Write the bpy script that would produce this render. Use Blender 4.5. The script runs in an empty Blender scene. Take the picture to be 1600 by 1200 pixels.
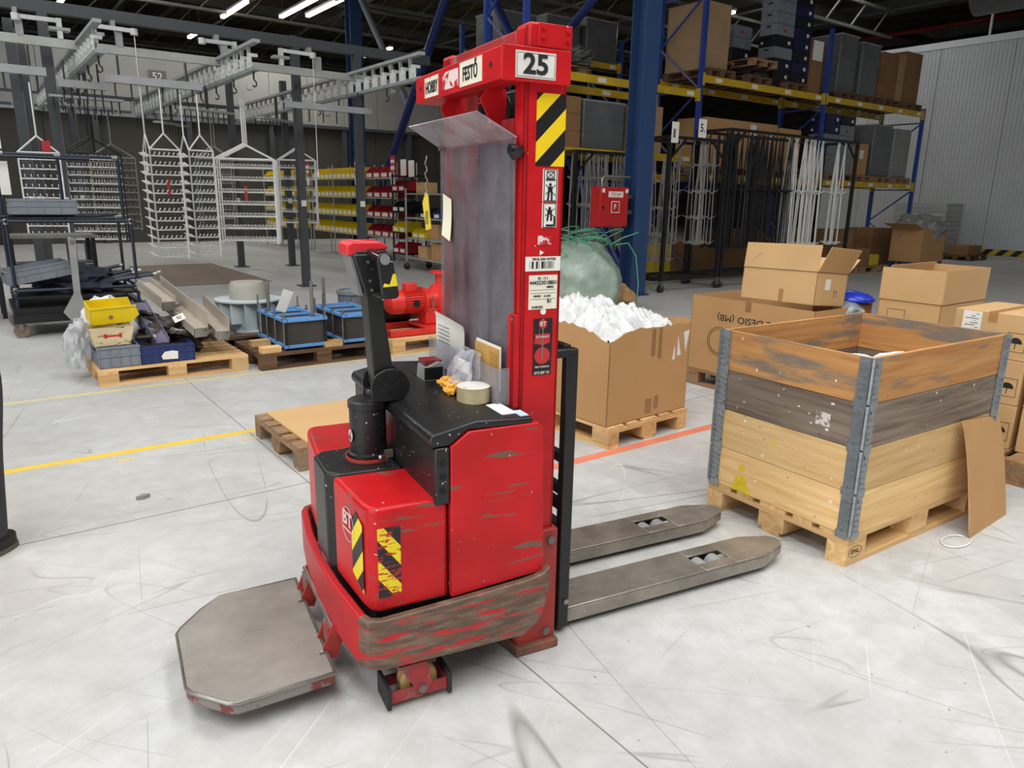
import bpy, math, random
from mathutils import Vector, Matrix, Euler
random.seed(7)
SC = bpy.context.scene
COL = SC.collection
PI = math.pi
HA = math.radians(36.5)          # the hall's long direction
TH = math.radians(27.0)          # the stacker's heading

# ------------------------------------------------------------------ camera, world, lights, exposure
def srgb(c):
    return tuple((v/255/12.92) if v/255 <= .04045 else ((v/255+.055)/1.055)**2.4 for v in c)
cam_d = bpy.data.cameras.new('camera'); cam = bpy.data.objects.new('camera', cam_d); COL.objects.link(cam)
cam_d.sensor_width = 36; cam_d.lens = 36*1140/1600; cam_d.clip_end = 200; cam_d.clip_start = .05
_p = math.atan(291/1140); _r = math.radians(1.04)
_D = Vector((0, math.cos(_p), -math.sin(_p))); _U0 = Vector((0, math.sin(_p), math.cos(_p))); _R0 = Vector((1, 0, 0))
_R = _R0*math.cos(_r)+_U0*math.sin(_r); _U = -_R0*math.sin(_r)+_U0*math.cos(_r)
_m = Matrix((( _R.x, _U.x, -_D.x, 0), (_R.y, _U.y, -_D.y, 0), (_R.z, _U.z, -_D.z, 1.565), (0, 0, 0, 1)))
cam.matrix_world = _m
SC.camera = cam
world = bpy.data.worlds.new('world'); SC.world = world; world.use_nodes = True
world.node_tree.nodes['Background'].inputs[0].default_value = (.85, .92, 1, 1)
world.node_tree.nodes['Background'].inputs[1].default_value = .25
SC.view_settings.view_transform = 'Standard'; SC.view_settings.look = 'None'
SC.view_settings.exposure = -0.28; SC.view_settings.gamma = 1; SC.view_settings.use_curve_mapping = False

def hall(a, b, z=0):
    return Vector((a*math.cos(HA)-b*math.sin(HA), a*math.sin(HA)+b*math.cos(HA), z))

ADDED_SKYLIGHTS = [  # a, b, length along b, width along a, watts : added roof strips, out of view, placed to light the hall
    (-1.5, -2.0, 10, 2.2, 600), (3.5, -1.0, 10, 2.2, 540), (8.5, -2.5, 10, 2.2, 230), (-6.5, 1, 10, 2.2, 620),
    (-2.5, 14, 8, 1.8, 560), (.3, 8.0, 5, 1.2, 170), (4.0, 22.5, 6, 1.2, 260), (15, -5, 8, 2.2, 200), (23.0, 14.5, 5, 1.4, 105)]
for i, (a, b, l, w, e) in enumerate(ADDED_SKYLIGHTS):
    ld = bpy.data.lights.new('added_skylight_fill', 'AREA'); ld.shape = 'RECTANGLE'; ld.size = w; ld.size_y = l; ld.energy = e
    ld.color = (1, .99, .97)
    lo = bpy.data.objects.new('added_skylight_fill', ld); COL.objects.link(lo)
    lo.location = hall(a, b, 8.55); lo.rotation_euler = (0, 0, HA)
# added side fill, set before a made-up translucent gate out of view
gd = bpy.data.lights.new('added_gate_fill', 'AREA'); gd.shape = 'RECTANGLE'; gd.size = 9; gd.size_y = 4.6; gd.energy = 420; gd.color = (.97, .985, 1)
go = bpy.data.objects.new('added_gate_fill', gd); COL.objects.link(go)
go.location = hall(-9.0, -1.0, 2.6)
go.rotation_euler = (hall(1, 0, -.12)).to_track_quat('-Z', 'Y').to_euler()

# ------------------------------------------------------------------ mesh builder
class MB:
    def __init__(s): s.v = []; s.f = []; s.m = []; s.cur = 0
    def add(s, vs, fs, M=None):
        o = len(s.v)
        for p in vs:
            p = Vector(p); s.v.append(M @ p if M is not None else p)
        for f in fs: s.f.append([o+i for i in f]); s.m.append(s.cur)
        return s
    def box(s, x0, x1, y0, y1, z0, z1, M=None):
        return s.add([(x0,y0,z0),(x1,y0,z0),(x1,y1,z0),(x0,y1,z0),(x0,y0,z1),(x1,y0,z1),(x1,y1,z1),(x0,y1,z1)],
                     [(0,3,2,1),(4,5,6,7),(0,1,5,4),(1,2,6,5),(2,3,7,6),(3,0,4,7)], M)
    def cyl(s, p0, p1, r, n=12, r2=None, caps=True):
        p0 = Vector(p0); p1 = Vector(p1); d = p1-p0
        if d.length < 1e-7: return s
        z = d.normalized(); x = z.orthogonal().normalized(); y = z.cross(x); r2 = r if r2 is None else r2
        vs = []
        for q, rr in ((p0, r), (p1, r2)):
            for i in range(n):
                t = 2*PI*i/n; vs.append(q+x*(rr*math.cos(t))+y*(rr*math.sin(t)))
        fs = [(i, (i+1)%n, n+(i+1)%n, n+i) for i in range(n)]
        if caps: fs += [tuple(range(n-1,-1,-1)), tuple(range(n, 2*n))]
        return s.add(vs, fs)
    def bar(s, p0, p1, w, h, up=(0,0,1)):
        p0 = Vector(p0); p1 = Vector(p1); d = (p1-p0); z = d.normalized(); up = Vector(up)
        if abs(z.dot(up)) > .98: up = Vector((1,0,0))
        x = z.cross(up).normalized(); y = x.cross(z)
        vs = [q+x*(sx*w/2)+y*(sy*h/2) for q in (p0,p1) for sx,sy in ((-1,-1),(1,-1),(1,1),(-1,1))]
        return s.add(vs, [(3,2,1,0),(4,5,6,7),(0,1,5,4),(1,2,6,5),(2,3,7,6),(3,0,4,7)])
    def tube(s, pts, r, n=8, closed=False, caps=True):
        pts = [Vector(p) for p in pts]; k = len(pts); vs = []; prev = None
        for i, p in enumerate(pts):
            if closed: t = pts[(i+1)%k]-pts[i-1]
            else: t = pts[min(i+1,k-1)]-pts[max(i-1,0)]
            t.normalize()
            if prev is None: x = t.orthogonal().normalized()
            else:
                x = prev-t*prev.dot(t)
                x = x.normalized() if x.length > 1e-6 else t.orthogonal().normalized()
            prev = x; y = t.cross(x)
            for j in range(n):
                a = 2*PI*j/n; vs.append(p+x*(r*math.cos(a))+y*(r*math.sin(a)))
        fs = []
        for i in range(k if closed else k-1):
            a = i*n; b = ((i+1)%k)*n
            fs += [(a+j, a+(j+1)%n, b+(j+1)%n, b+j) for j in range(n)]
        if caps and not closed: fs += [tuple(range(n-1,-1,-1)), tuple(range((k-1)*n, k*n))]
        return s.add(vs, fs)
    def prism(s, poly, ax, a, b):
        # poly in the two other axes (cyclic order kept), extruded along ax from a to b
        def P(p, c):
            return {'x': (c, p[0], p[1]), 'y': (p[0], c, p[1]), 'z': (p[0], p[1], c)}[ax]
        n = len(poly); vs = [P(p, a) for p in poly]+[P(p, b) for p in poly]
        return s.add(vs, [tuple(range(n-1,-1,-1)), tuple(range(n,2*n))]+[(i,(i+1)%n,n+(i+1)%n,n+i) for i in range(n)])
    def lathe(s, prof, n=24, M=None):
        k = len(prof); vs = [(r*math.cos(2*PI*i/n), r*math.sin(2*PI*i/n), z) for r, z in prof for i in range(n)]
        fs = [(a*n+i, a*n+(i+1)%n, (a+1)*n+(i+1)%n, (a+1)*n+i) for a in range(k-1) for i in range(n)]
        if prof[0][0] > 1e-5: fs.append(tuple(range(n-1,-1,-1)))
        if prof[-1][0] > 1e-5: fs.append(tuple(range((k-1)*n, k*n)))
        return s.add(vs, fs, M)
    def wall(s, pts, t, closed=False):
        # pts: (x, y, z0, z1) - an upright sheet of thickness t standing inward (left of travel)
        k = len(pts); ins = []
        for i in range(k):
            a = Vector(pts[i-1][:2]) if (i or closed) else Vector(pts[0][:2]); c = Vector(pts[(i+1)%k][:2]) if (i < k-1 or closed) else Vector(pts[-1][:2])
            d = (c-a).normalized(); ins.append(Vector(pts[i][:2])+Vector((-d.y, d.x))*t)
        vs = []
        for (x,y,z0,z1), q in zip(pts, ins): vs += [(x,y,z0),(x,y,z1),(q.x,q.y,z1),(q.x,q.y,z0)]
        fs = []
        for i in range(k if closed else k-1):
            a = 4*i; b = 4*((i+1)%k)
            fs += [(a+j, b+j, b+(j+1)%4, a+(j+1)%4) for j in range(4)]
        if not closed: fs += [(3,2,1,0), (4*k-4,4*k-3,4*k-2,4*k-1)]
        return s.add(vs, fs)
    def grid(s, fn, nu, nv):
        vs = [fn(i/nu, j/nv) for j in range(nv+1) for i in range(nu+1)]
        fs = [(j*(nu+1)+i, j*(nu+1)+i+1, (j+1)*(nu+1)+i+1, (j+1)*(nu+1)+i) for j in range(nv) for i in range(nu)]
        return s.add(vs, fs)
    def mesh(s, name, mats):
        me = bpy.data.meshes.new(name); me.from_pydata([tuple(p) for p in s.v], [], s.f)
        mats = mats if isinstance(mats, (list, tuple)) else [mats]
        for m in mats: me.materials.append(m)
        if len(mats) > 1: me.polygons.foreach_set('material_index', s.m)
        me.update(); return me
    def build(s, name, mats, parent=None, bevel=0, smooth=0, loc=None, rz=0, solid=0, seg=2):
        me = s.mesh(name, mats)
        import bmesh
        bm = bmesh.new(); bm.from_mesh(me); bmesh.ops.recalc_face_normals(bm, faces=bm.faces); bm.to_mesh(me); bm.free()
        o = bpy.data.objects.new(name, me); COL.objects.link(o)
        if parent is not None: o.parent = parent
        if loc is not None: o.location = loc
        if rz: o.rotation_euler = (0, 0, rz)
        if smooth: shade(o, smooth)
        if solid:
            md = o.modifiers.new('solid', 'SOLIDIFY'); md.thickness = solid; md.offset = 0
        if bevel:
            md = o.modifiers.new('bevel', 'BEVEL'); md.width = bevel; md.segments = seg; md.limit_method = 'ANGLE'; md.angle_limit = math.radians(35)
            if not smooth: shade(o, 35)
        return o

def shade(o, angle):
    me = o.data
    me.polygons.foreach_set('use_smooth', [True]*len(me.polygons))
    import bmesh
    bm = bmesh.new(); bm.from_mesh(me)
    a = math.radians(angle if angle > 1 else 35)
    for e in bm.edges:
        e.smooth = len(e.link_faces) == 2 and e.calc_face_angle(0) < a
    bm.to_mesh(me); bm.free()

def tag(o, label=None, cat=None, group=None, kind=None):
    for k, v in (('label', label), ('category', cat), ('group', group), ('kind', kind)):
        if v: o[k] = v
    return o
def thing(name, label, cat, loc=(0,0,0), rz=0, group=None):
    o = bpy.data.objects.new(name, None); COL.objects.link(o); o.empty_display_size = .1
    o.location = loc; o.rotation_euler = (0, 0, rz)
    return tag(o, label, cat, group)
def struct(o, label=None):
    o['kind'] = 'structure'
    if label: o['label'] = label
    return o
def inst(name, src, parent=None, loc=(0,0,0), rot=(0,0,0), scale=(1,1,1)):
    # another object that shares the mesh of src (an object or a mesh)
    o = bpy.data.objects.new(name, src if isinstance(src, bpy.types.Mesh) else src.data); COL.objects.link(o)
    o.parent = parent; o.location = loc; o.rotation_euler = rot; o.scale = scale
    return o
def copy_tree(root, loc=None, rz=None, label=None, group=None, parent=None):
    c = root.copy(); COL.objects.link(c)
    if parent is not None: c.parent = parent
    if loc is not None: c.location = loc
    if rz is not None: c.rotation_euler = (0, 0, rz)
    if label: c['label'] = label
    if group: c['group'] = group
    for ch in root.children: copy_tree(ch, parent=c)
    return c
def text(name, s, size, m, parent, loc, xdir, ydir, align='CENTER', sx=1.0, bold=.012):
    cu = bpy.data.curves.new(name, 'FONT'); cu.body = s; cu.size = size; cu.align_x = align; cu.align_y = 'CENTER'; cu.extrude = .0004
    cu.resolution_u = 3; cu.offset = bold*size
    t = bpy.data.objects.new('t', cu); COL.objects.link(t); dg = bpy.context.evaluated_depsgraph_get()
    me = bpy.data.meshes.new_from_object(t.evaluated_get(dg)); bpy.data.objects.remove(t); bpy.data.curves.remove(cu)
    me.materials.clear(); me.materials.append(m)
    o = bpy.data.objects.new(name, me); COL.objects.link(o); o.parent = parent
    x = Vector(xdir).normalized(); y = Vector(ydir); y = (y-x*y.dot(x)).normalized(); z = x.cross(y)
    o.matrix_local = Matrix(((x.x*sx, y.x, z.x, loc[0]), (x.y*sx, y.y, z.y, loc[1]), (x.z*sx, y.z, z.z, loc[2]), (0,0,0,1)))
    return o

# ------------------------------------------------------------------ materials (all node based)
MATS = {}
def _new(name):
    m = bpy.data.materials.new(name); m.use_nodes = True
    nt = m.node_tree; return m, nt, nt.nodes['Principled BSDF']
def _coords(nt, scale, rnd=False):
    tc = nt.nodes.new('ShaderNodeTexCoord'); mp = nt.nodes.new('ShaderNodeMapping'); mp.inputs['Scale'].default_value = scale
    nt.links.new(tc.outputs['Object'], mp.inputs['Vector'])
    if rnd:
        oi = nt.nodes.new('ShaderNodeObjectInfo'); mu = nt.nodes.new('ShaderNodeMath'); mu.operation = 'MULTIPLY'; mu.inputs[1].default_value = 37
        nt.links.new(oi.outputs['Random'], mu.inputs[0]); nt.links.new(mu.outputs[0], mp.inputs['Location'])
    return mp
def _noise(nt, vec, scale, detail=4, rough=.55):
    n = nt.nodes.new('ShaderNodeTexNoise'); n.inputs['Scale'].default_value = scale; n.inputs['Detail'].default_value = detail; n.inputs['Roughness'].default_value = rough
    nt.links.new(vec.outputs[0], n.inputs['Vector']); return n
def _ramp(nt, src, stops):
    r = nt.nodes.new('ShaderNodeValToRGB'); e = r.color_ramp.elements
    while len(e) < len(stops): e.new(.5)
    for i, (p, c) in enumerate(stops):
        e[i].position = p; e[i].color = c if len(c) == 4 else (*c, 1)
    nt.links.new(src, r.inputs[0]); return r
def _mix(nt, fac, a, b):
    m = nt.nodes.new('ShaderNodeMix'); m.data_type = 'RGBA'
    if isinstance(fac, (int, float)): m.inputs[0].default_value = fac
    else: nt.links.new(fac, m.inputs[0])
    for s, i in ((a, 6), (b, 7)):
        if isinstance(s, tuple): m.inputs[i].default_value = (*s[:3], 1)
        else: nt.links.new(s, m.inputs[i])
    return m.outputs[2]
def mat(name, col, rough=.5, metal=0, var=.08, vs=6, worn=None, wscale=(8,8,8), wthr=.6, wsoft=.04, bump=0, bs=80, rnd=False, specks=None, alpha=None, emit=None, spec=.5):
    if name in MATS: return MATS[name]
    m, nt, b = _new(name); c = srgb(col)
    b.inputs['Roughness'].default_value = rough; b.inputs['Metallic'].default_value = metal; b.inputs['Specular IOR Level'].default_value = spec
    mp = _coords(nt, (1,1,1), rnd)
    n = _noise(nt, mp, vs, 5)
    lo = tuple(v*(1-var*1.6) for v in c); hi = tuple(min(1, v*(1+var*1.2)) for v in c)
    out = _ramp(nt, n.outputs[0], [(.3, lo), (.7, hi)]).outputs[0]
    if worn:
        mp2 = _coords(nt, wscale, rnd); n2 = _noise(nt, mp2, 1, 6, .62)
        f = _ramp(nt, n2.outputs[0], [(wthr, (0,0,0)), (wthr+wsoft, (1,1,1))])
        out = _mix(nt, f.outputs[0], out, srgb(worn))
    if specks:
        n3 = _noise(nt, mp, specks[1], 2, .5)
        f = _ramp(nt, n3.outputs[0], [(specks[2], (0,0,0)), (specks[2]+.02, (1,1,1))])
        out = _mix(nt, f.outputs[0], out, srgb(specks[0]))
    nt.links.new(out, b.inputs['Base Color'])
    if bump:
        nb = _noise(nt, mp, bs, 4); bp = nt.nodes.new('ShaderNodeBump'); bp.inputs['Strength'].default_value = bump; bp.inputs['Distance'].default_value = .01
        nt.links.new(nb.outputs[0], bp.inputs['Height']); nt.links.new(bp.outputs[0], b.inputs['Normal'])
    if emit: m.cycles.emission_sampling = 'NONE'; b.inputs['Emission Color'].default_value = (*srgb(emit[0]), 1); b.inputs['Emission Strength'].default_value = emit[1]
    MATS[name] = m; return m
def wood(name, light, dark, axis='x', knots=True, rough=.7, grey=None):
    if name in MATS: return MATS[name]
    m, nt, b = _new(name); b.inputs['Roughness'].default_value = rough; b.inputs['Specular IOR Level'].default_value = .25
    i = 'xyz'.index(axis); sc = [26, 26, 26]; sc[i] = 1.6
    mp = _coords(nt, tuple(sc), True); n = _noise(nt, mp, 1.0, 6, .6); n.inputs['Distortion'].default_value = .6
    l, d = srgb(light), srgb(dark)
    out = _ramp(nt, n.outputs[0], [(.28, d), (.5, tuple((x+y)/2 for x, y in zip(l, d))), (.72, l)]).outputs[0]
    if knots:
        sk = [4.2, 4.2, 4.2]; sk[i] = 1.7
        mk = _coords(nt, tuple(sk), True); vo = nt.nodes.new('ShaderNodeTexVoronoi'); nt.links.new(mk.outputs[0], vo.inputs['Vector'])
        f = _ramp(nt, vo.outputs[0], [(.035, (.85,.85,.85)), (.085, (0,0,0))])
        out = _mix(nt, f.outputs[0], out, tuple(v*.45 for v in d))
    if grey:
        mg = _coords(nt, (1.6, 1.6, 9), True); ng = _noise(nt, mg, 1, 5, .6)
        f = _ramp(nt, ng.outputs[0], [(grey[1], (0,0,0)), (grey[1]+.1, (1,1,1))])
        out = _mix(nt, f.outputs[0], out, srgb(grey[0]))
    oi = nt.nodes.new('ShaderNodeObjectInfo')
    hs = nt.nodes.new('ShaderNodeHueSaturation'); mr = nt.nodes.new('ShaderNodeMapRange'); mr.inputs[3].default_value = .82; mr.inputs[4].default_value = 1.12
    nt.links.new(oi.outputs['Random'], mr.inputs[0]); nt.links.new(mr.outputs[0], hs.inputs['Value']); nt.links.new(out, hs.inputs['Color'])
    nt.links.new(hs.outputs[0], b.inputs['Base Color'])
    bp = nt.nodes.new('ShaderNodeBump'); bp.inputs['Strength'].default_value = .25; bp.inputs['Distance'].default_value = .004
    nt.links.new(n.outputs[0], bp.inputs['Height']); nt.links.new(bp.outputs[0], b.inputs['Normal'])
    MATS[name] = m; return m
def stripes(name, c1, c2, dirv, period, offs=0, worn=None, wthr=.6, wscale=(20,20,20), rough=.45, duty=.5, worn2=None):
    # diagonal bands in object space: dirv . p / period
    if name in MATS: return MATS[name]
    m, nt, b = _new(name); b.inputs['Roughness'].default_value = rough
    tc = nt.nodes.new('ShaderNodeTexCoord'); dp = nt.nodes.new('ShaderNodeVectorMath'); dp.operation = 'DOT_PRODUCT'; dp.inputs[1].default_value = tuple(v/period for v in dirv)
    nt.links.new(tc.outputs['Object'], dp.inputs[0])
    ad = nt.nodes.new('ShaderNodeMath'); ad.operation = 'ADD'; ad.inputs[1].default_value = offs+100; nt.links.new(dp.outputs['Value'], ad.inputs[0])
    fr = nt.nodes.new('ShaderNodeMath'); fr.operation = 'FRACT'; nt.links.new(ad.outputs[0], fr.inputs[0])
    gt = nt.nodes.new('ShaderNodeMath'); gt.operation = 'GREATER_THAN'; gt.inputs[1].default_value = duty; nt.links.new(fr.outputs[0], gt.inputs[0])
    out = _mix(nt, gt.outputs[0], srgb(c1), srgb(c2))
    if worn:
        mp = _coords(nt, wscale); n = _noise(nt, mp, 1, 6, .65); f = _ramp(nt, n.outputs[0], [(wthr, (0,0,0)), (wthr+.03, (1,1,1))])
        out = _mix(nt, f.outputs[0], out, srgb(worn))
    nt.links.new(out, b.inputs['Base Color']); MATS[name] = m; return m
def clear(name, tint, opac, rough=.08, haze=(235,235,240), folds=None):
    # thin plastic film or pane: mostly lets light through, with a dull veil and a gloss
    if name in MATS: return MATS[name]
    m, nt, b = _new(name); b.inputs['Roughness'].default_value = rough; b.inputs['Base Color'].default_value = (*srgb(haze), 1)
    tr = nt.nodes.new('ShaderNodeBsdfTransparent'); tr.inputs[0].default_value = (*srgb(tint), 1)
    mx = nt.nodes.new('ShaderNodeMixShader'); mp = _coords(nt, (3,3,3)); n = _noise(nt, mp, folds or 2, 4)
    mr = nt.nodes.new('ShaderNodeMapRange'); mr.inputs[1].default_value = .3; mr.inputs[2].default_value = .7; mr.inputs[3].default_value = opac*.6; mr.inputs[4].default_value = min(1, opac*1.4)
    nt.links.new(n.outputs[0], mr.inputs[0]); nt.links.new(mr.outputs[0], mx.inputs[0])
    nt.links.new(tr.outputs[0], mx.inputs[1]); nt.links.new(b.outputs[0], mx.inputs[2])
    nt.links.new(mx.outputs[0], nt.nodes['Material Output'].inputs['Surface']); MATS[name] = m; return m
def barcode(name, axis, scale, base=(225,222,210), ink=(45,45,45)):
    if name in MATS: return MATS[name]
    m, nt, b = _new(name); b.inputs['Roughness'].default_value = .6
    sc = [0,0,0]; sc['xyz'.index(axis)] = scale; mp = _coords(nt, tuple(sc)); n = nt.nodes.new('ShaderNodeTexWhiteNoise')
    sn = nt.nodes.new('ShaderNodeVectorMath'); sn.operation = 'FLOOR'; nt.links.new(mp.outputs[0], sn.inputs[0]); nt.links.new(sn.outputs[0], n.inputs['Vector'])
    f = _ramp(nt, n.outputs[0], [(.5, (0,0,0)), (.51, (1,1,1))]); nt.links.new(_mix(nt, f.outputs[0], srgb(base), srgb(ink)), b.inputs['Base Color'])
    MATS[name] = m; return m

RED = mat('red_paint', (190, 24, 30), .36, var=.12, vs=5, worn=(108, 88, 74), wscale=(5.0, 5.0, 44), wthr=.605, wsoft=.045, spec=.3, specks=((222,170,160), 55, .745))
RED_CLEAN = mat('red_paint_clean', (192, 26, 32), .38, var=.12, vs=7, worn=(206, 116, 110), wscale=(14, 14, 10), wthr=.68, wsoft=.12, spec=.3, specks=((216,170,160), 60, .75))
RED_DULL = mat('red_paint_dull', (168, 52, 44), .55, var=.14, vs=9, worn=(120, 96, 84), wscale=(9, 9, 9), wthr=.6, wsoft=.12)
RED_BUMP = mat('bumper_bare_steel', (112, 88, 72), .5, var=.16, vs=16, worn=(190, 28, 32), wscale=(8, 8, 40), wthr=.655, wsoft=.04)
RED_RUB = mat('red_rubbed_rail', (172, 44, 46), .5, var=.18, vs=10, worn=(150, 128, 122), wscale=(12, 12, 5), wthr=.56, wsoft=.16)
BLACK = mat('black_plastic', (26, 26, 28), .38, var=.2, vs=12, specks=((190, 186, 180), 75, .715))
BLACK2 = mat('black_paint', (24, 25, 26), .42, var=.2, vs=10, worn=(92, 92, 90), wscale=(14, 14, 14), wthr=.72, wsoft=.05)
DARK = mat('dark_void', (16, 16, 17), .8, var=.1)
RUBBER = mat('rubber', (40, 40, 41), .75, var=.15)
STEEL = mat('bare_steel', (150, 146, 140), .38, metal=.75, var=.14, vs=14)
CHROME = mat('chrome', (190, 190, 195), .18, metal=1, var=.05)
ZINC = mat('zinc_steel', (158, 164, 168), .36, metal=.7, var=.13, vs=20, worn=(116, 122, 128), wscale=(22,22,22), wthr=.56, wsoft=.12)
PAPER = mat('white_paper', (232, 230, 222), .7, var=.03)
INK = mat('black_ink', (26, 26, 28), .6, var=.05)
GREYPL = mat('grey_plastic', (128, 132, 136), .5, var=.08)
CARD = mat('cardboard', (190, 148, 102), .82, var=.045, vs=2.2, rnd=True, spec=.15)
CARD2 = mat('cardboard_light', (206, 168, 120), .82, var=.04, vs=2.2, rnd=True, spec=.15)
CARDIN = mat('cardboard_inside', (170, 130, 90), .85, var=.06, vs=3, rnd=True, spec=.15)
PINE = wood('pine_x', (234, 198, 144), (196, 148, 94), 'x')
PINEY = wood('pine_y', (234, 198, 144), (196, 148, 94), 'y')
PINEOLD = wood('pine_weathered_x', (176, 140, 104), (120, 88, 60), 'x', grey=((132, 120, 110), .52))
PINEOLDY = wood('pine_weathered_y', (176, 140, 104), (120, 88, 60), 'y', grey=((132, 120, 110), .52))
# ------------------------------------------------------------------ the setting
def floor_mat():
    m, nt, b = _new('concrete_floor'); mp = _coords(nt, (1,1,1))
    def math_(op, a, v):
        q = nt.nodes.new('ShaderNodeMath'); q.operation = op; nt.links.new(a, q.inputs[0])
        if isinstance(v, (int, float)): q.inputs[1].default_value = v
        else: nt.links.new(v, q.inputs[1])
        return q.outputs[0]
    n1 = _noise(nt, mp, .55, 6, .6); n2 = _noise(nt, mp, 9, 6, .7)
    c = _ramp(nt, n1.outputs[0], [(.3, srgb((178,178,177))), (.5, srgb((193,193,191))), (.7, srgb((205,205,203)))]).outputs[0]
    f2 = _ramp(nt, n2.outputs[0], [(.33, (.42,.42,.42)), (.62, (0,0,0))]); c = _mix(nt, f2.outputs[0], c, srgb((156,155,152)))
    vo = nt.nodes.new('ShaderNodeTexVoronoi'); vo.inputs['Scale'].default_value = 2.6; nd = _noise(nt, mp, 1.5, 2); va = nt.nodes.new('ShaderNodeVectorMath'); nt.links.new(mp.outputs[0], va.inputs[0]); nt.links.new(nd.outputs[1], va.inputs[1]); nt.links.new(va.outputs[0], vo.inputs['Vector'])
    sp = nt.nodes.new('ShaderNodeSeparateColor'); nt.links.new(vo.outputs['Color'], sp.inputs[0]); f = _ramp(nt, sp.outputs[0], [(.55, (0,0,0)), (1, (.34,.34,.34))]); c = _mix(nt, f.outputs[0], c, srgb((168,166,160)))
    for k, (rot, sc, wid, col, st) in enumerate(((.2, (.22,2.6,1), .0016, (134,131,127), .8), (1.05, (.28,3.2,1), .0018, (138,135,131), .75), (1.8, (.3,2.2,1), .0014, (130,127,123), .8), (2.5, (.25,3.0,1), .0016, (226,226,224), .55), (.75, (.5,4.5,1), .0022, (144,141,137), .6), (2.9, (.35,3.8,1), .0018, (138,135,131), .7))):
        tc = nt.nodes.new('ShaderNodeTexCoord'); ro = nt.nodes.new('ShaderNodeMapping'); ro.inputs['Rotation'].default_value = (0,0,rot); ro.inputs['Location'].default_value = (3.3*k, 7.1*k, 0); nt.links.new(tc.outputs['Object'], ro.inputs['Vector'])
        q = nt.nodes.new('ShaderNodeMapping'); q.inputs['Scale'].default_value = sc; nt.links.new(ro.outputs[0], q.inputs['Vector']); nn = _noise(nt, q, 1, 0, .5)       # long thin scratches: contour lines of a stretched smooth noise
        d = math_('ABSOLUTE', math_('SUBTRACT', nn.outputs[0], .5), 0); line = _ramp(nt, d, [(0, (1,1,1)), (wid*2, (0,0,0))]).outputs[0]
        mk = _ramp(nt, _noise(nt, ro, 1.7, 2).outputs[0], [(.48, (0,0,0)), (.58, (st,st,st))]).outputs[0]
        c = _mix(nt, math_('MULTIPLY', line, mk), c, srgb(col))
    for k, (rot, sc, thr) in enumerate(((.5, (.9, 26, 1), .68), (1.9, (1.2, 30, 1), .69))):   # rubber scuffs
        tc = nt.nodes.new('ShaderNodeTexCoord'); ro = nt.nodes.new('ShaderNodeMapping'); ro.inputs['Rotation'].default_value = (0,0,rot); nt.links.new(tc.outputs['Object'], ro.inputs['Vector'])
        mm = nt.nodes.new('ShaderNodeMapping'); mm.inputs['Scale'].default_value = sc; nt.links.new(ro.outputs[0], mm.inputs['Vector'])
        nn = _noise(nt, mm, 1, 4, .7); f = _ramp(nt, nn.outputs[0], [(thr, (0,0,0)), (thr+.06, (.5,.5,.5))]); c = _mix(nt, f.outputs[0], c, srgb((138,136,133)))
    nk = _noise(nt, mp, 34, 1); f = _ramp(nt, nk.outputs[0], [(.785, (0,0,0)), (.80, (.7,.7,.7))]); c = _mix(nt, f.outputs[0], c, srgb((112,110,108)))     # small chips
    n4 = _noise(nt, _coords(nt, (.25,.25,1)), 1, 3); f = _ramp(nt, n4.outputs[0], [(.5, (0,0,0)), (.66, (.4,.4,.4))]); c = _mix(nt, f.outputs[0], c, srgb((199,190,180)))
    nt.links.new(c, b.inputs['Base Color']); b.inputs['Specular IOR Level'].default_value = .3
    r = _ramp(nt, n2.outputs[0], [(.3, (.45,.45,.45)), (.7, (.62,.62,.62))]); nt.links.new(r.outputs[0], b.inputs['Roughness'])
    return m
def hbox(name, m, a0, a1, b0, b1, z0, z1, parent=None, **k):
    # a box laid out along the hall, its own origin at its base centre
    mb = MB().box(-(a1-a0)/2, (a1-a0)/2, -(b1-b0)/2, (b1-b0)/2, 0, z1-z0)
    return mb.build(name, m, parent, loc=hall((a0+a1)/2, (b0+b1)/2, z0), rz=HA, **k)
FLOOR = struct(hbox('floor', floor_mat(), -22, 40, -14, 46, -.2, 0))
JOINT = mat('joint_filler', (128,126,122), .8)
YEL = mat('yellow_tape', (232, 196, 70), .6, var=.06, worn=(190,186,176), wscale=(9,40,1), wthr=.62, wsoft=.03)
YEL2 = mat('yellow_tape_faded', (214, 198, 140), .6, var=.06, worn=(190,186,176), wscale=(9,40,1), wthr=.54, wsoft=.05)
ORG = mat('orange_tape', (222, 128, 98), .6, var=.06, worn=(190,186,180), wscale=(9,40,1), wthr=.66, wsoft=.05)
def strip(name, m, a0, a1, b0, b1, h=.0012):
    o = hbox(name, m, a0, a1, b0, b1, 0, h); struct(o); return o
strip('floor_line_1', YEL, -6, 1.72, 4.80, 4.875)
strip('floor_line_2', YEL2, -6, 5.2, 6.44, 6.50)
strip('floor_line_3', ORG, 1.9, 9.5, 3.13, 3.205)
for i, b in enumerate((-2.2, 3.74)): strip('floor_joint_%d' % (i+1), JOINT, -20, 38, b, b+.006, .0006)
for i, a in enumerate((-3.0, 1.36, 6.4, 11.6)): strip('floor_joint_%d' % (i+3), JOINT, a, a+.006, -12, 44, .0006)
for i, (a, b) in enumerate(((.55,4.66),(1.27,4.66),(1.40,3.42))): strip('floor_line_%d' % (i+4), YEL2, a, a+.10, b, b+.05)

SHEET = mat('sandwich_panel', (196, 199, 200), .45, var=.03, vs=1)
COPING = mat('coping_white', (222, 224, 228), .5, var=.02)
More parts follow.
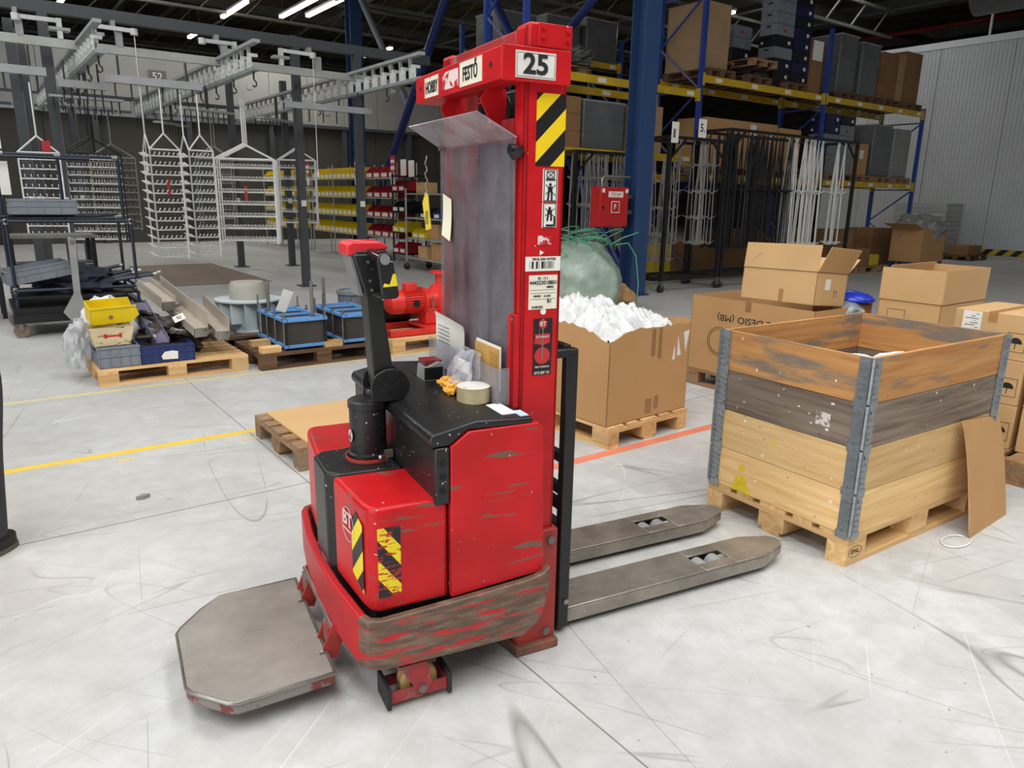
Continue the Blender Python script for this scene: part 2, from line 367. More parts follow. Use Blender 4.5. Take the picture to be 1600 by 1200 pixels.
# white ribbed cold-room wall along b at a = 26
w = struct(hbox('wall_right', SHEET, 26, 26.2, -14, 16, 0, 6.55))
for i in range(0, 75):                                     # the sheet's shallow ribs
    pass
rb = MB()
for i in range(260):
    y = -15+.115*i
    rb.box(-.1-.012, -.1, y, y+.05, .25, 6.5)
rr = rb.build('rib', SHEET, w); rr['kind'] = 'stuff'
HAZ_WALL = stripes('hazard_kerb', (196, 168, 52), (34, 34, 34), (0, 1, 1), .42)
MB().box(-.16, -.1, -15, 15, .08, .26).build('hazard_board', HAZ_WALL, w)
MB().box(-.14, -.1, -15, 15, 6.42, 6.62).build('coping', COPING, w)
for i in range(14):
    MB().box(-.114, -.111, -14.5+2.15*i, -14.5+2.15*i+.012, .26, 6.4).build('panel_joint', mat('joint_dark', (110,112,114), .7), w)
# far wall beyond the cold room and behind everything
BACKW = mat('far_wall_brick', (84, 78, 70), .8, var=.12, vs=2, worn=(60,56,50), wscale=(.5,.5,9), wthr=.5)
struct(hbox('wall_far', BACKW, 37, 37.3, -14, 42, 0, 11.2))
WALLB = mat('back_wall_panel', (88, 86, 80), .7, var=.1, vs=1.2, worn=(70,68,62), wscale=(4,4,.2), wthr=.55, wsoft=.1)
struct(hbox('wall_back', WALLB, -22, 38, 41.8, 42.1, 0, 11.2))
struct(hbox('wall_left', WALLB, -9.6, -9.3, -14, 42, 0, 9.0))
gt = struct(hbox('added_gate_1', mat('added_gate_frame', (70,78,88), .5), -9.3, -9.22, -5.7, 3.7, 0, 5.1))  # made-up gate out of view, added to go with the side fill
for i in range(8):
    for j in range(4):
        y = -4.6+1.15*i; MB().box(.035, .055, y+.05, y+1.1, .25+1.2*j, 1.35+1.2*j).build('pane', mat('added_gate_pane', (225,232,238), .5, emit=((225,232,238), 1.2)), gt)  # glowing panes of the added gate
struct(hbox('wall_front', WALLB, -9.6, 38, -14.3, -14, 0, 9.0))
ROOFM = mat('roof_deck', (104, 92, 68), .8, var=.2, vs=.8, worn=(66,60,48), wscale=(3.5,.15,1), wthr=.5, wsoft=.06)
cl = struct(hbox('ceiling', ROOFM, -22, 38, -14, 42.5, 9.0, 9.2))
PURLIN = mat('purlin', (112, 112, 106), .6, var=.1)
for i in range(11):
    a = -19.5+5.4*i
    struct(hbox('trim_%d' % (i+1), PURLIN, a, a+.22, -14, 42, 8.45, 9.0))
for i in range(8):
    b = -10+6.6*i
    struct(hbox('trim_%d' % (i+20), PURLIN, -22, 38, b, b+.14, 8.05, 8.35))
for i in range(9):                                   # service pipes and light trusses under the roof
    a = -6+3.6*i
    o = MB().cyl((0,0,0), hall(0,30,0), .045, 8).build('trim_%d' % (i+40), PURLIN, loc=hall(a, 11.5, 7.2+.35*(i%3)), smooth=40); struct(o)
for i in range(7):
    b = 14+3.8*i
    tr0 = struct(hbox('trim_%d' % (i+60), PURLIN, -9, 26, b, b+.09, 7.75, 7.84)); tr = MB()
    MB().box(-17.5,17.5,-.045,.045,-.78,-.70).build('lower_chord', PURLIN, tr0)
    for k in range(25): x = -17.2+1.4*k; MB().bar((x,0,-.7),(x+.7 if k%2 else x-.7+1.4,0,.0), .04,.04).build('web_bar', PURLIN, tr0)
SKYF = mat('added_skylight_pane', (235, 240, 245), .4, emit=((235,240,245), 2.2))  # glowing pane for the added skylights
for i, (a, b, l, wd, e) in enumerate(ADDED_SKYLIGHTS):
    f = MB()
    for s in (-1, 1):
        f.box(s*(wd/2+.06)-.06, s*(wd/2+.06)+.06, -l/2-.12, l/2+.12, -.34, 0); f.box(-wd/2, wd/2, s*(l/2+.06)-.06, s*(l/2+.06)+.06, -.34, 0)
    fo = f.build('added_window_%d' % (i+1), PURLIN, loc=hall(a, b, 9.0), rz=HA); struct(fo)  # frame of an added skylight, unseen, around its fill lamp
    MB().box(-wd/2, wd/2, -l/2, l/2, -.3, -.26).build('pane', SKYF, fo)
# ------------------------------------------------------------------ the pallet stacker
TR = thing('pallet_stacker', 'red pedestrian pallet stacker numbered 25 with folding rider platform and forks', 'pallet stacker', (.101, 2.688, 0), TH)
def mirror(fn):
    for s in (-1, 1): fn(s)
# chassis
MB().box(-.77, -.20, -.40, .40, .19, .36).build('chassis', DARK, TR)
bump = [(-.203,-.45,.33,.398),(-.225,-.45,.235,.378),(-.25,-.45,.195,.37),(-.30,-.45,.166,.364),(-.55,-.45,.17,.352),(-.77,-.45,.178,.345),(-.792,-.44,.18,.345),(-.803,-.415,.18,.345),
        (-.828,-.2,.18,.348),(-.836,0,.18,.349),(-.828,.2,.18,.348),(-.803,.415,.18,.345),(-.792,.44,.18,.345),(-.77,.45,.178,.345),(-.55,.45,.17,.352),(-.30,.45,.166,.364),(-.25,.45,.195,.37),(-.203,.45,.33,.398)]
def bumper_mat():
    m, nt, b = _new('bumper_paint'); b.inputs['Roughness'].default_value = .45
    tc = nt.nodes.new('ShaderNodeTexCoord'); sp = nt.nodes.new('ShaderNodeSeparateXYZ'); nt.links.new(tc.outputs['Object'], sp.inputs[0])
    ab = nt.nodes.new('ShaderNodeMath'); ab.operation = 'ABSOLUTE'; nt.links.new(sp.outputs[1], ab.inputs[0])
    mr = nt.nodes.new('ShaderNodeMapRange'); mr.inputs[1].default_value = .395; mr.inputs[2].default_value = .43; mr.inputs[3].default_value = -.3; mr.inputs[4].default_value = .10; nt.links.new(ab.outputs[0], mr.inputs[0])
    n = _noise(nt, _coords(nt, (6, 6, 42)), 1, 6, .62); ad = nt.nodes.new('ShaderNodeMath'); ad.operation = 'ADD'; nt.links.new(n.outputs[0], ad.inputs[0]); nt.links.new(mr.outputs[0], ad.inputs[1])
    f = _ramp(nt, ad.outputs[0], [(.5, (0,0,0)), (.56, (1,1,1))])
    n2 = _noise(nt, _coords(nt, (10, 10, 50)), 1, 6, .65); br = _ramp(nt, n2.outputs[0], [(.3, srgb((70,54,44))), (.5, srgb((100,78,62))), (.7, srgb((128,108,92)))])
    n3 = _noise(nt, _coords(nt, (5, 5, 5)), 1, 5); rd = _ramp(nt, n3.outputs[0], [(.3, srgb((165,20,28))), (.7, srgb((196,28,36)))])
    nt.links.new(_mix(nt, f.outputs[0], rd.outputs[0], br.outputs[0]), b.inputs['Base Color']); return m
MB().wall(list(reversed(bump)), -.028).build('bumper', bumper_mat(), TR, bevel=.006)
# fenders either side of the black centre cover
def fender(s):
    poly = [(-.546, s*.14), (-.822, s*.125), (-.80, s*.37), (-.79, s*.415), (-.765, s*.436), (-.546, s*.436)]
    f = MB().prism(poly, 'z', .348, .684).build('fender', RED, TR, bevel=.014, seg=3)
    return f
FN = fender(-1); FF_ = fender(1)
cc = MB().prism([(-.592,-.138),(-.805,-.122),(-.838,-.085),(-.838,.085),(-.805,.122),(-.592,.138)], 'z', .345, .688).build('centre_cover', BLACK, TR, bevel=.01, seg=3)
MB().lathe([(.0,.6885),(.088,.6885),(.088,.690),(.0,.690)], 28, Matrix.Translation((-.665,0,0))).build('steering_recess', DARK, TR)
# side panels with bevelled shoulder
def side_panel(s):
    y0, y1 = (s*.424, s*.45)
    MB().prism([(-.541,.352),(-.541,.846),(-.482,.888),(-.246,.888),(-.228,.872),(-.214,.372)], 'y', min(y0,y1), max(y0,y1)).build('side_panel', RED, TR, bevel=.004)
mirror(side_panel)
MB().box(-.542, -.262, -.424, .424, .30, .85).build('battery_box', BLACK, TR)
# black control box facing the driver
cb = MB().box(-.59, -.541, -.447, .447, .665, .847).build('control_box', BLACK, TR, bevel=.008)
for z in (.80, .757, .712):
    MB().cyl((-.566,-.4475,z), (-.566,-.4485,z), .0115, 14).build('vent_hole', DARK, cb)
MB().box(-.59, -.5895, -.30, .05, .70, .703).build('seam', DARK, cb)
MB().cyl((-.566,-.19,.847),(-.566,-.19,.852), .007, 10).build('indicator_light', mat('red_led', (200,30,30), .3), cb)
MB().cyl((-.568,-.225,.847),(-.568,-.225,.851), .006, 10).build('indicator_light', mat('green_led', (60,150,70), .3), cb)
MB().box(-.578,-.56,-.10,-.06,.847,.849).build('switch_slot', DARK, cb)
# lid
lid = MB().prism([(-.60,.848),(-.607,.868),(-.598,.889),(-.458,.917),(-.262,.905),(-.262,.88),(-.482,.89),(-.541,.848)], 'y', -.445, .445).build('battery_lid', BLACK, TR, bevel=.009, seg=3)
MB().box(-.435, -.375, .17, .33, .9135, .9165).build('hand_recess', DARK, lid)
MB().box(-.35,-.30,-.40,-.28,.9095,.9125).build('data_plate', PAPER, lid)
MB().box(-.30,-.272,-.43,-.37,.9075,.9105).build('data_plate', mat('pale_blue_label', (176,206,222), .5), lid)
# battery gauge on the lid
bg = MB().prism([(-.43,.913),(-.425,.965),(-.375,.985),(-.352,.975),(-.352,.913)], 'y', .075, .165).build('battery_gauge', mat('gauge_grey', (158,158,156), .5), TR, bevel=.004)
MB().box(-.425,-.36,.085,.155,.974,.988).build('gauge_cap', mat('dark_red_plastic', (150,40,52), .4), bg)
MB().box(-.43,-.36,.0735,.0755,.92,.965).build('display', BLACK2, bg)
# mast: outer channels, inner rails, ties
def upright(s):
    c = .005; o = c+s*.33
    u = MB().box(-.25,-.11, min(o,o-s*.022), max(o,o-s*.022), .03, 2.05)
    u.box(-.25,-.232, min(o,o-s*.075), max(o,o-s*.075), .03, 2.05); u.box(-.128,-.11, min(o,o-s*.075), max(o,o-s*.075), .03, 2.05)
    u.build('mast_channel', RED_CLEAN, TR, bevel=.007, seg=3)
    i0 = o-s*.03; i1 = o-s*.115
    MB().box(-.222,-.138, min(i0,i1), max(i0,i1), .06, 1.985).build('mast_rail', RED_RUB, TR, bevel=.005)
mirror(upright)
MB().box(-.25,-.205,-.25,.335,2.005,2.045).build('mast_tie', RED_RUB, TR, bevel=.004)
MB().box(-.15,-.115,-.25,.335,2.005,2.045).build('mast_tie', RED_RUB, TR, bevel=.004)
MB().box(-.245,-.12,-.24,.24,.38,.46).build('mast_tie', RED_DULL, TR, bevel=.004)
cp = MB().box(-.248,-.108,-.335,-.25,1.985,2.057).build('mast_cap', RED_CLEAN, TR, bevel=.008)
MB().box(-.220,-.107,-.340,-.334,1.990,2.055).build('cap_plate', RED_CLEAN, cp, bevel=.002)
for uu, z in ((-.205,2.043),(-.205,2.018),(-.122,2.04),(-.122,2.015)):
    MB().cyl((uu,-.340,z),(uu,-.346,z), .0075, 6).build('bolt', RED_CLEAN, cp)
MB().box(-.248,-.108,.26,.345,1.985,2.055).build('mast_cap', RED_CLEAN, TR, bevel=.008)
# guard sheet, cylinder and chain behind the screen
MB().box(-.15,-.142,-.24,.25,.46,1.72).build('mast_guard', mat('grey_guard_sheet', (126,126,128), .5, var=.1), TR)
MB().cyl((-.19,.03,.30),(-.19,.03,1.80), .042, 20).build('lift_cylinder', mat('cylinder_grey', (104,104,106), .35, var=.1), TR, smooth=1)
MB().cyl((-.19,.03,1.80),(-.19,.03,1.93), .024, 16).build('piston_rod', CHROME, TR, smooth=1)
for y in (-.05, .11):
    ch = MB()
    for i in range(34): ch.box(-.205,-.175, y-.012+.004*(i%2), y+.012-.004*(i%2), .5+.042*i, .5+.042*i+.034)
    ch.build('lift_chain', BLACK2, TR)
pl = MB().cyl((-.215,-.10,1.83),(-.165,-.10,1.83), .055, 24).build('chain_pulley', BLACK2, TR, smooth=1)
MB().box(-.205,-.15,-.19,.06,1.78,1.90).build('pulley_block', BLACK2, TR, bevel=.012)
MB().cyl((-.211,-.12,1.855),(-.2055,-.12,1.855), .018, 16).build('pulley_pin', GREYPL, TR)
# crossbar carrying the labels
cbm = MB().box(-.342,-.300,-.345,.372,1.893,1.982)
cbm.box(-.300,-.25,-.345,.372,1.893,1.899)
bar = cbm.build('cross_bar', RED_CLEAN, TR, bevel=.003)
ba = MB().box(-.342,-.115,-.352,-.345,1.890,1.985).build('bar_end_plate', RED_CLEAN, TR, bevel=.002)
MB().box(-.342,-.20,.365,.372,1.893,1.982).build('bar_end_plate', RED_CLEAN, TR, bevel=.002)
for y in (-.16, .17):
    MB().prism([(-.30,1.893),(-.325,1.86),(-.25,1.73),(-.235,1.73),(-.235,1.893)], 'y', y-.004, y+.004).build('gusset', RED_CLEAN, TR)
MB().box(-.252,-.235,-.25,.26,1.735,1.80).build('bar_bracket', RED_RUB, TR)
ps = MB().box(-.300,-.168,-.3535,-.352,1.900,1.972).build('number_plate', mat('plate_white', (222,220,212), .5, var=.06, vs=18), TR)
text('lettering', '25', .076, INK, ps, (-.234,-.3545,1.936), (1,0,0), (0,0,1), sx=1.12, bold=.028)
for z in (1.9035, 1.9665): MB().box(-.296,-.172,-.3541,-.3535,z,z+.001).build('plate_border', INK, ps)
for y in (-.2965,-.1725): MB().box(y,y+.001,-.3541,-.3535,1.9035,1.9675).build('plate_border', INK, ps)
WSTK = mat('worn_white_sticker', (224,218,198), .6, var=.05, worn=(176,40,40), wscale=(18,18,18), wthr=.66, wsoft=.02)
hp = MB().box(-.3435,-.342,.145,.275,1.902,1.968).build('label_plate', WSTK, TR)
text('lettering', 'HOBBY', .054, INK, hp, (-.3445,.207,1.932), (0,-1,0), (0,0,1), sx=.66, bold=.025)
fp = MB().box(-.3435,-.342,-.215,-.045,1.903,1.975).build('label_plate', WSTK, TR)
text('lettering', 'FEST\u0150', .056, INK, fp, (-.3445,-.128,1.936), (0,-1,0), (0,0,1), sx=.74, bold=.025)
MB().box(-.3433,-.342,-.03,.11,1.91,1.965).build('torn_sticker', mat('torn_sticker', (226,206,206), .6, var=.05, worn=(182,34,38), wscale=(16,16,16), wthr=.5, wsoft=.02), TR)
for y in (-.275, .32): MB().cyl((-.343,y,1.94),(-.3415,y,1.94), .009, 12).build('bar_hole', DARK, TR)
# side stickers on the near mast channel (outer face at y = -.325)
YF = -.3255
hz = MB().box(-.213,-.113,YF-.001,YF+.002,1.660,1.868).build('hazard_sticker', stripes('hazard_mast', (238,204,20), (20,20,22), (-1, 0, 1), .118, .05), TR)
def picto(z0, z1, kind):
    pc = MB().box(-.186,-.134,YF-.001,YF+.002,z0,z1).build('pictogram', PAPER, TR); q = MB(); y0 = YF-.0018; y1 = YF-.0008
    h = z1-z0; c = -.16; zc = (z0+z1)/2
    def ln(p, r, t=.0022): q.bar((c+p[0],y0,z0+p[1]*h),(c+r[0],y0,z0+r[1]*h), .001, t, (1,0,0) if abs(p[0]-r[0])<1e-6 else (0,0,1))
    for e in ((-.022,.03),(.022,.03)): pass
    ln((-.022,.02),(.022,.02)); ln((-.022,.98),(.022,.98)); ln((-.022,.02),(-.022,.98)); ln((.022,.02),(.022,.98))
    if kind == 0:
        ln((-.013,.72),(.013,.72)); ln((-.013,.92),(.013,.92)); ln((-.013,.72),(-.013,.92)); ln((.013,.72),(.013,.92)); ln((-.013,.72),(.013,.92),.0015); ln((-.013,.92),(.013,.72),.0015); ln((-.016,.67),(.017,.67),.005); hz_ = .52
    else: ln((-.012,.10),(.016,.10),.006); ln((.017,.08),(.017,.45),.005); hz_ = .78
    q.cyl((c,y0,z0+hz_*h),(c,y1,z0+hz_*h), .005, 12)
    q.box(c-.008,c+.008,y0,y1,z0+(hz_-.24)*h,z0+(hz_-.06)*h); ln((-.005,hz_-.24),(-.008,hz_-.5),.006); ln((.005,hz_-.24),(.006,hz_-.5),.006)
    ln((-.016,hz_),(.018,hz_-.34),.002); ln((.018,hz_),(-.016,hz_-.3),.002)
    q.build('pictogram_print', INK, pc)
picto(1.556, 1.652, 0); picto(1.476, 1.552, 1)
MB().box(-.198,-.150,YF-.001,YF+.001,1.425,1.452).build('torn_sticker', MATS['torn_sticker'], TR)
MB().prism([(-.19,1.392),(-.19,1.408),(-.176,1.400)], 'y', YF-.001, YF+.001).build('sticker_remnant', PAPER, TR)
bc = MB().box(-.240,-.115,YF-.001,YF+.002,1.343,1.388).build('barcode_label', PAPER, TR)
MB().box(-.226,-.140,YF-.0018,YF-.001,1.351,1.373).build('barcode', barcode('bars', 'x', 520), bc)
text('lettering', 'PISTAL SKM 12ATYKE', .011, INK, bc, (-.175,YF-.002,1.380), (1,0,0), (0,0,1), sx=.8)
lb = MB().box(-.226,-.124,YF-.001,YF+.002,1.222,1.330).build('asset_label', mat('cream_label', (232,226,208), .6, var=.03), TR)
text('lettering', '444323018801', .017, INK, lb, (-.175,YF-.002,1.306), (1,0,0), (0,0,1), sx=.98)
MB().box(-.195,-.160,YF-.0018,YF-.001,1.316,1.325).build('barcode', barcode('bars2', 'x', 700), lb)
text('lettering', 'B1', .016, INK, lb, (-.152,YF-.002,1.247), (1,0,0), (0,0,1))
text('lettering', '04.08.2023', .010, INK, lb, (-.195,YF-.002,1.229), (1,0,0), (0,0,1), sx=.9)
text('lettering', 'HM4201    A1646C', .009, INK, lb, (-.178,YF-.002,1.264), (1,0,0), (0,0,1), sx=.9)
text('lettering', 'SM8923', .009, INK, lb, (-.150,YF-.002,1.292), (1,0,0), (0,0,1), sx=.9)
for z in (1.273, 1.254, 1.283): MB().box(-.222,-.128,YF-.0016,YF-.001,z,z+.0008).build('rule', INK, lb)
MB().cyl((-.172,YF-.001,1.214),(-.172,YF+.001,1.214), .010, 14).build('sticker_remnant', PAPER, TR)
bt = MB().box(-.206,-.137,YF-.001,YF+.002,1.006,1.192).build('maker_sticker', mat('black_sticker', (26,24,24), .5, var=.1, worn=(168,40,42), wscale=(18,18,18), wthr=.64, wsoft=.02), TR)
SRED = mat('sticker_red', (196,44,48), .5, var=.06); SWHT = mat('sticker_white', (228,210,205), .5)
MB().cyl((-.172,YF-.0018,1.174),(-.172,YF-.0008,1.174), .0155, 20).build('print', SRED, bt)
text('lettering', 'BT', .02, SWHT, bt, (-.172,YF-.0025,1.174), (1,0,0), (0,0,1))
MB().prism([(-.2,1.112),(-.172,1.104),(-.145,1.112),(-.145,1.142),(-.2,1.142)], 'y', YF-.0018, YF-.0008).build('print', SRED, bt)
MB().cyl((-.172,YF-.0018,1.070),(-.172,YF-.0008,1.070), .028, 26).build('print', SRED, bt)
text('lettering', 'BT FORKLIFT', .0085, SWHT, bt, (-.172,YF-.0025,1.132), (1,0,0), (0,0,1)); text('lettering', '0715 897 191', .013, SWHT, bt, (-.172,YF-.0025,1.013), (1,0,0), (0,0,1), sx=.8)
text('lettering', 'FIRST CHOICE IN', .0085, SWHT, bt, (-.172,YF-.0025,1.033), (1,0,0), (0,0,1), sx=.8)
ck = MB()
ck.bar((-.172,YF-.002,1.192),(-.172,YF-.002,1.055), .001,.004,(1,0,0)); ck.bar((-.185,YF-.002,1.16),(-.185,YF-.002,1.125), .001,.002,(1,0,0)); ck.build('scratch', STEEL, bt)
# clear screen with canted hood
SCREEN = clear('polycarbonate', (226,220,224), .17, .10, haze=(198,194,200))
def scr(p, q):
    w = .335-.63*p; z = .905+.84*q
    fold = .006*math.sin(p*21+q*2.2)*(.3+p)*(1-.5*q)+.004*math.sin(p*47+q*3)*max(0, p-.5)
    return (-.262+fold, w, z)
sh = MB().grid(scr, 48, 14).build('clear_screen', SCREEN, TR, smooth=60, solid=.003)
MB().add([(-.264,.337,1.741),(-.264,-.298,1.741),(-.375,-.25,1.812),(-.375,.36,1.812)], [(0,1,2,3)]).build('screen_hood', clear('hood_plastic', (220,212,216), .42, .12, haze=(206,198,202)), TR, solid=.004)
MB().cyl((-.285,-.292,1.705),(-.262,-.292,1.705), .017, 20).build('screen_knob', BLACK2, TR, smooth=30)
MB().cyl((-.275,-.305,1.705),(-.262,-.305,1.690), .024, 8).build('screen_clamp', BLACK2, TR)
MB().cyl((-.287,.285,1.735),(-.262,.285,1.735), .009, 12).build('screen_bolt', STEEL, TR)
fr = MB().box(-.272,-.25,-.318,-.292,.90,1.205); fr.box(-.272,-.268,-.318,-.27,.90,1.205); fr.build('screen_bracket', RED_CLEAN, TR, bevel=.002)
MB().cyl((-.274,-.305,1.192),(-.271,-.305,1.192), .006, 10).build('bolt', STEEL, TR)
# document pocket
MB().box(-.318,-.315,-.29,.33,.905,1.03).build('document_pocket', clear('pocket_plastic', (225,225,230), .18, .1, haze=(225,225,232)), TR)
MB().box(-.318,-.262,-.292,-.289,.905,1.03).build('document_pocket', MATS['pocket_plastic'], TR)
# mast foot
def foot(s):
    c = .005; o = c+s*.33
    MB().box(-.252,-.098, min(o-s*.06,o+s*.018), max(o-s*.06,o+s*.018), .03, .455).build('mast_base', RED_DULL, TR, bevel=.005)
    for z, uu in ((.415,-.125),(.062,-.135)):
        MB().cyl((uu,o+s*.018,z),(uu,o+s*.026,z), .016, 6).build('bolt', mat('bolt_grey', (120,116,112), .45, metal=.5), TR)
    MB().box(-.262,-.094, min(o-s*.10,o+s*.042), max(o-s*.10,o+s*.042), 0.0, .034).build('stabiliser_foot', mat('foot_worn', (122,84,66), .7, var=.2, vs=22, worn=(168,60,48), wscale=(16,16,30), wthr=.58), TR, bevel=.006)
mirror(foot)
# load backrest
def rest(s):
    y = s*.285
    MB().box(-.062,-.016, y-.018, y+.018, .022, 1.062).build('backrest_post', BLACK2, TR, bevel=.005)
    MB().box(-.125,-.016, y-.018, y+.018, 1.048, 1.078).build('backrest_top', BLACK2, TR, bevel=.006)
    MB().cyl((-.03,y+s*.0185,.13),(-.03,y+s*.024,.13), .011, 6).build('bolt', STEEL, TR)
mirror(rest)
for z in (.13, .48, .54, .66, 1.05): MB().box(-.055,-.025,-.268,.268,z,z+.035).build('backrest_bar', BLACK2, TR, bevel=.004)
# forks
FORK = mat('fork_steel', (150,142,132), .36, metal=.5, var=.22, vs=7, worn=(168,164,158), wscale=(4,16,16), wthr=.57, wsoft=.15)
def fork(s):
    yo = s*.285; yi = s*.10; lo, hi = min(yo,yi), max(yo,yi); h0, h1 = lo+.058, hi-.058
    f = MB()
    f.box(-.05,.66, lo, hi, .078, .088); f.box(.66,.83, lo, h0, .078, .088); f.box(.66,.83, h1, hi, .078, .088)
    tip = [(.83,lo),(1.0,lo),(1.13,lo+.045),(1.155,lo+.075),(1.155,hi-.075),(1.13,hi-.045),(1.0,hi),(.83,hi)]
    f.prism(tip, 'z', .078, .088)
    f.box(-.05,1.0, lo, lo+.012, .026, .078); f.box(-.05,1.0, hi-.012, hi, .026, .078)
    f.wall([(1.0,hi,.03,.079),(1.13,hi-.045,.042,.079),(1.155,hi-.075,.046,.079),(1.155,lo+.075,.046,.079),(1.13,lo+.045,.042,.079),(1.0,lo,.03,.079)], -.01)
    fo = f.build('fork', FORK, TR, bevel=.004)
    MB().box(.64,.85, lo+.014, hi-.014, .028, .031).build('wheel_well', mat('well_rust', (74,44,38), .8), fo)
    for uu in (.705, .79):
        MB().cyl((uu,h0+.004,.040),(uu,h1-.004,.040), .0395, 24).build('load_roller', mat('roller_grey', (150,150,146), .55, var=.06), fo, smooth=40)
    MB().box(-.06,-.015, lo, hi, .03, .42).build('fork_heel', BLACK2, fo)
mirror(fork)
# rider platform
outl = [(-.885,-.325),(-.885,.322),(-1.165,.305),(-1.235,.235),(-1.305,.14),(-1.318,.11),(-1.308,-.205),(-1.295,-.235),(-1.20,-.335),(-1.175,-.345)]
def scale_poly(p, k):
    cx = sum(q[0] for q in p)/len(p); cy = sum(q[1] for q in p)/len(p); return [(cx+(x-cx)*k, cy+(y-cy)*k) for x, y in p]
pf = MB().prism(outl, 'z', .066, .104).build('platform', mat('platform_rim', (120,52,48), .5, var=.2, vs=18, worn=(128,122,116), wscale=(14,14,14), wthr=.46, wsoft=.06), TR, bevel=.006)
def mat_rubber():
    m, nt, b = _new('ribbed_mat'); b.inputs['Roughness'].default_value = .8
    mp = _coords(nt, (1,1,1)); n = _noise(nt, mp, 6, 5); c = _ramp(nt, n.outputs[0], [(.3, srgb((134,128,120))), (.7, srgb((162,156,148)))]).outputs[0]
    wv = nt.nodes.new('ShaderNodeTexWave'); wv.inputs['Scale'].default_value = 42; wv.bands_direction = 'Y'; nt.links.new(mp.outputs[0], wv.inputs['Vector'])
    nt.links.new(_mix(nt, _ramp(nt, wv.outputs[0], [(.3,(.28,.28,.28)),(.7,(0,0,0))]).outputs[0], c, srgb((90,86,80))), b.inputs['Base Color'])
    bp = nt.nodes.new('ShaderNodeBump'); bp.inputs['Strength'].default_value = .6; bp.inputs['Distance'].default_value = .003; nt.links.new(wv.outputs[0], bp.inputs['Height']); nt.links.new(bp.outputs[0], b.inputs['Normal']); return m
MB().prism(scale_poly(outl, .985), 'z', .104, .112).build('platform_mat', mat_rubber(), TR, bevel=.002)
rimm = MB().tube([(*q, .106) for q in scale_poly(outl, 1.0)], .007, 6, closed=True).build('platform_edge', STEEL, TR, smooth=60)
for y in (-.16, .19):
    MB().prism([(-.90,.085),(-.895,.115),(-.86,.20),(-.822,.235),(-.815,.18),(-.85,.075)], 'y', y-.045, y-.035).build('hinge_arm', RED_DULL, TR)
    MB().prism([(-.90,.085),(-.895,.115),(-.86,.20),(-.822,.235),(-.815,.18),(-.85,.075)], 'y', y+.035, y+.045).build('hinge_arm', RED_DULL, TR)
    MB().box(-.875,-.85,y-.035,y+.035,.075,.185).build('hinge_block', mat('hinge_grey', (112,104,98), .55, worn=(160,50,46), wscale=(15,15,15), wthr=.55), TR)
    MB().cyl((-.898,y-.06,.112),(-.898,y-.05,.112), .011, 8).build('bolt', STEEL, TR)
MB().cyl((-.862,-.2,.19),(-.862,.24,.19), .008, 10).build('hinge_rod', STEEL, TR)
# swivel casters and drive wheel
PU = mat('polyurethane', (196,160,100), .5, var=.1)
def caster(x, y):
    k = -1 if y < 0 else 1
    MB().cyl((x,y,.148),(x,y,.186), .05, 20).build('swivel_plate', mat('rust_orange', (158,80,54), .7, var=.2, vs=20), TR)
    wx = x+.025
    w = MB().lathe([(.030,-.026),(.056,-.026),(.063,-.018),(.063,.018),(.056,.026),(.030,.026)], 28, Matrix.Translation((wx,y,.063)) @ Matrix.Rotation(PI/2, 4, 'X')).build('caster_wheel', PU, TR, smooth=40)
    MB().cyl((wx,y-.028,.063),(wx,y+.028,.063), .031, 20).build('hub', RUBBER, w)
    DIRT = mat('caster_paint', (156,48,50), .6, var=.15, vs=16, worn=(128,116,108), wscale=(12,12,12), wthr=.5, wsoft=.12)
    for s in (-1, 1):
        MB().prism([(x-.05,.152),(x+.042,.152),(wx+.034,.07),(wx+.026,.045),(wx+.008,.036),(wx-.014,.046)], 'y', y+s*.050-.004, y+s*.050+.004).build('caster_fork', DIRT, TR, bevel=.002)
        MB().cyl((wx,y+s*.053,.058),(wx,y+s*.062,.058), .014, 6).build('axle_nut', mat('bolt_grey', (120,116,112), .45), TR)
    MB().box(x-.05,x+.042,y-.05,y+.05,.138,.152).build('fork_crown', DIRT, TR)
    MB().wall([(x-.075,y-.046,.026,.066),(x+.11,y-.046,.026,.066),(x+.11,y+.046,.026,.066),(x-.075,y+.046,.026,.066)], .005, closed=True).build('foot_guard', DIRT, TR)
    for xx in (x-.09, x+.111): MB().box(xx,xx+.014,y-.056,y+.056,.010,.086).build('guard_rubber', RUBBER, TR, bevel=.003)
caster(-.665, -.395); caster(-.665, .395)
dw = MB().lathe([(.04,-.04),(.108,-.04),(.115,-.032),(.115,.032),(.108,.04),(.04,.04)], 32, Matrix.Translation((-.665,0,.115)) @ Matrix.Rotation(PI/2, 4, 'X')).build('drive_wheel', PU, TR, smooth=40)
MB().cyl((-.665,-.05,.115),(-.665,.05,.115), .045, 16).build('hub', RUBBER, dw)
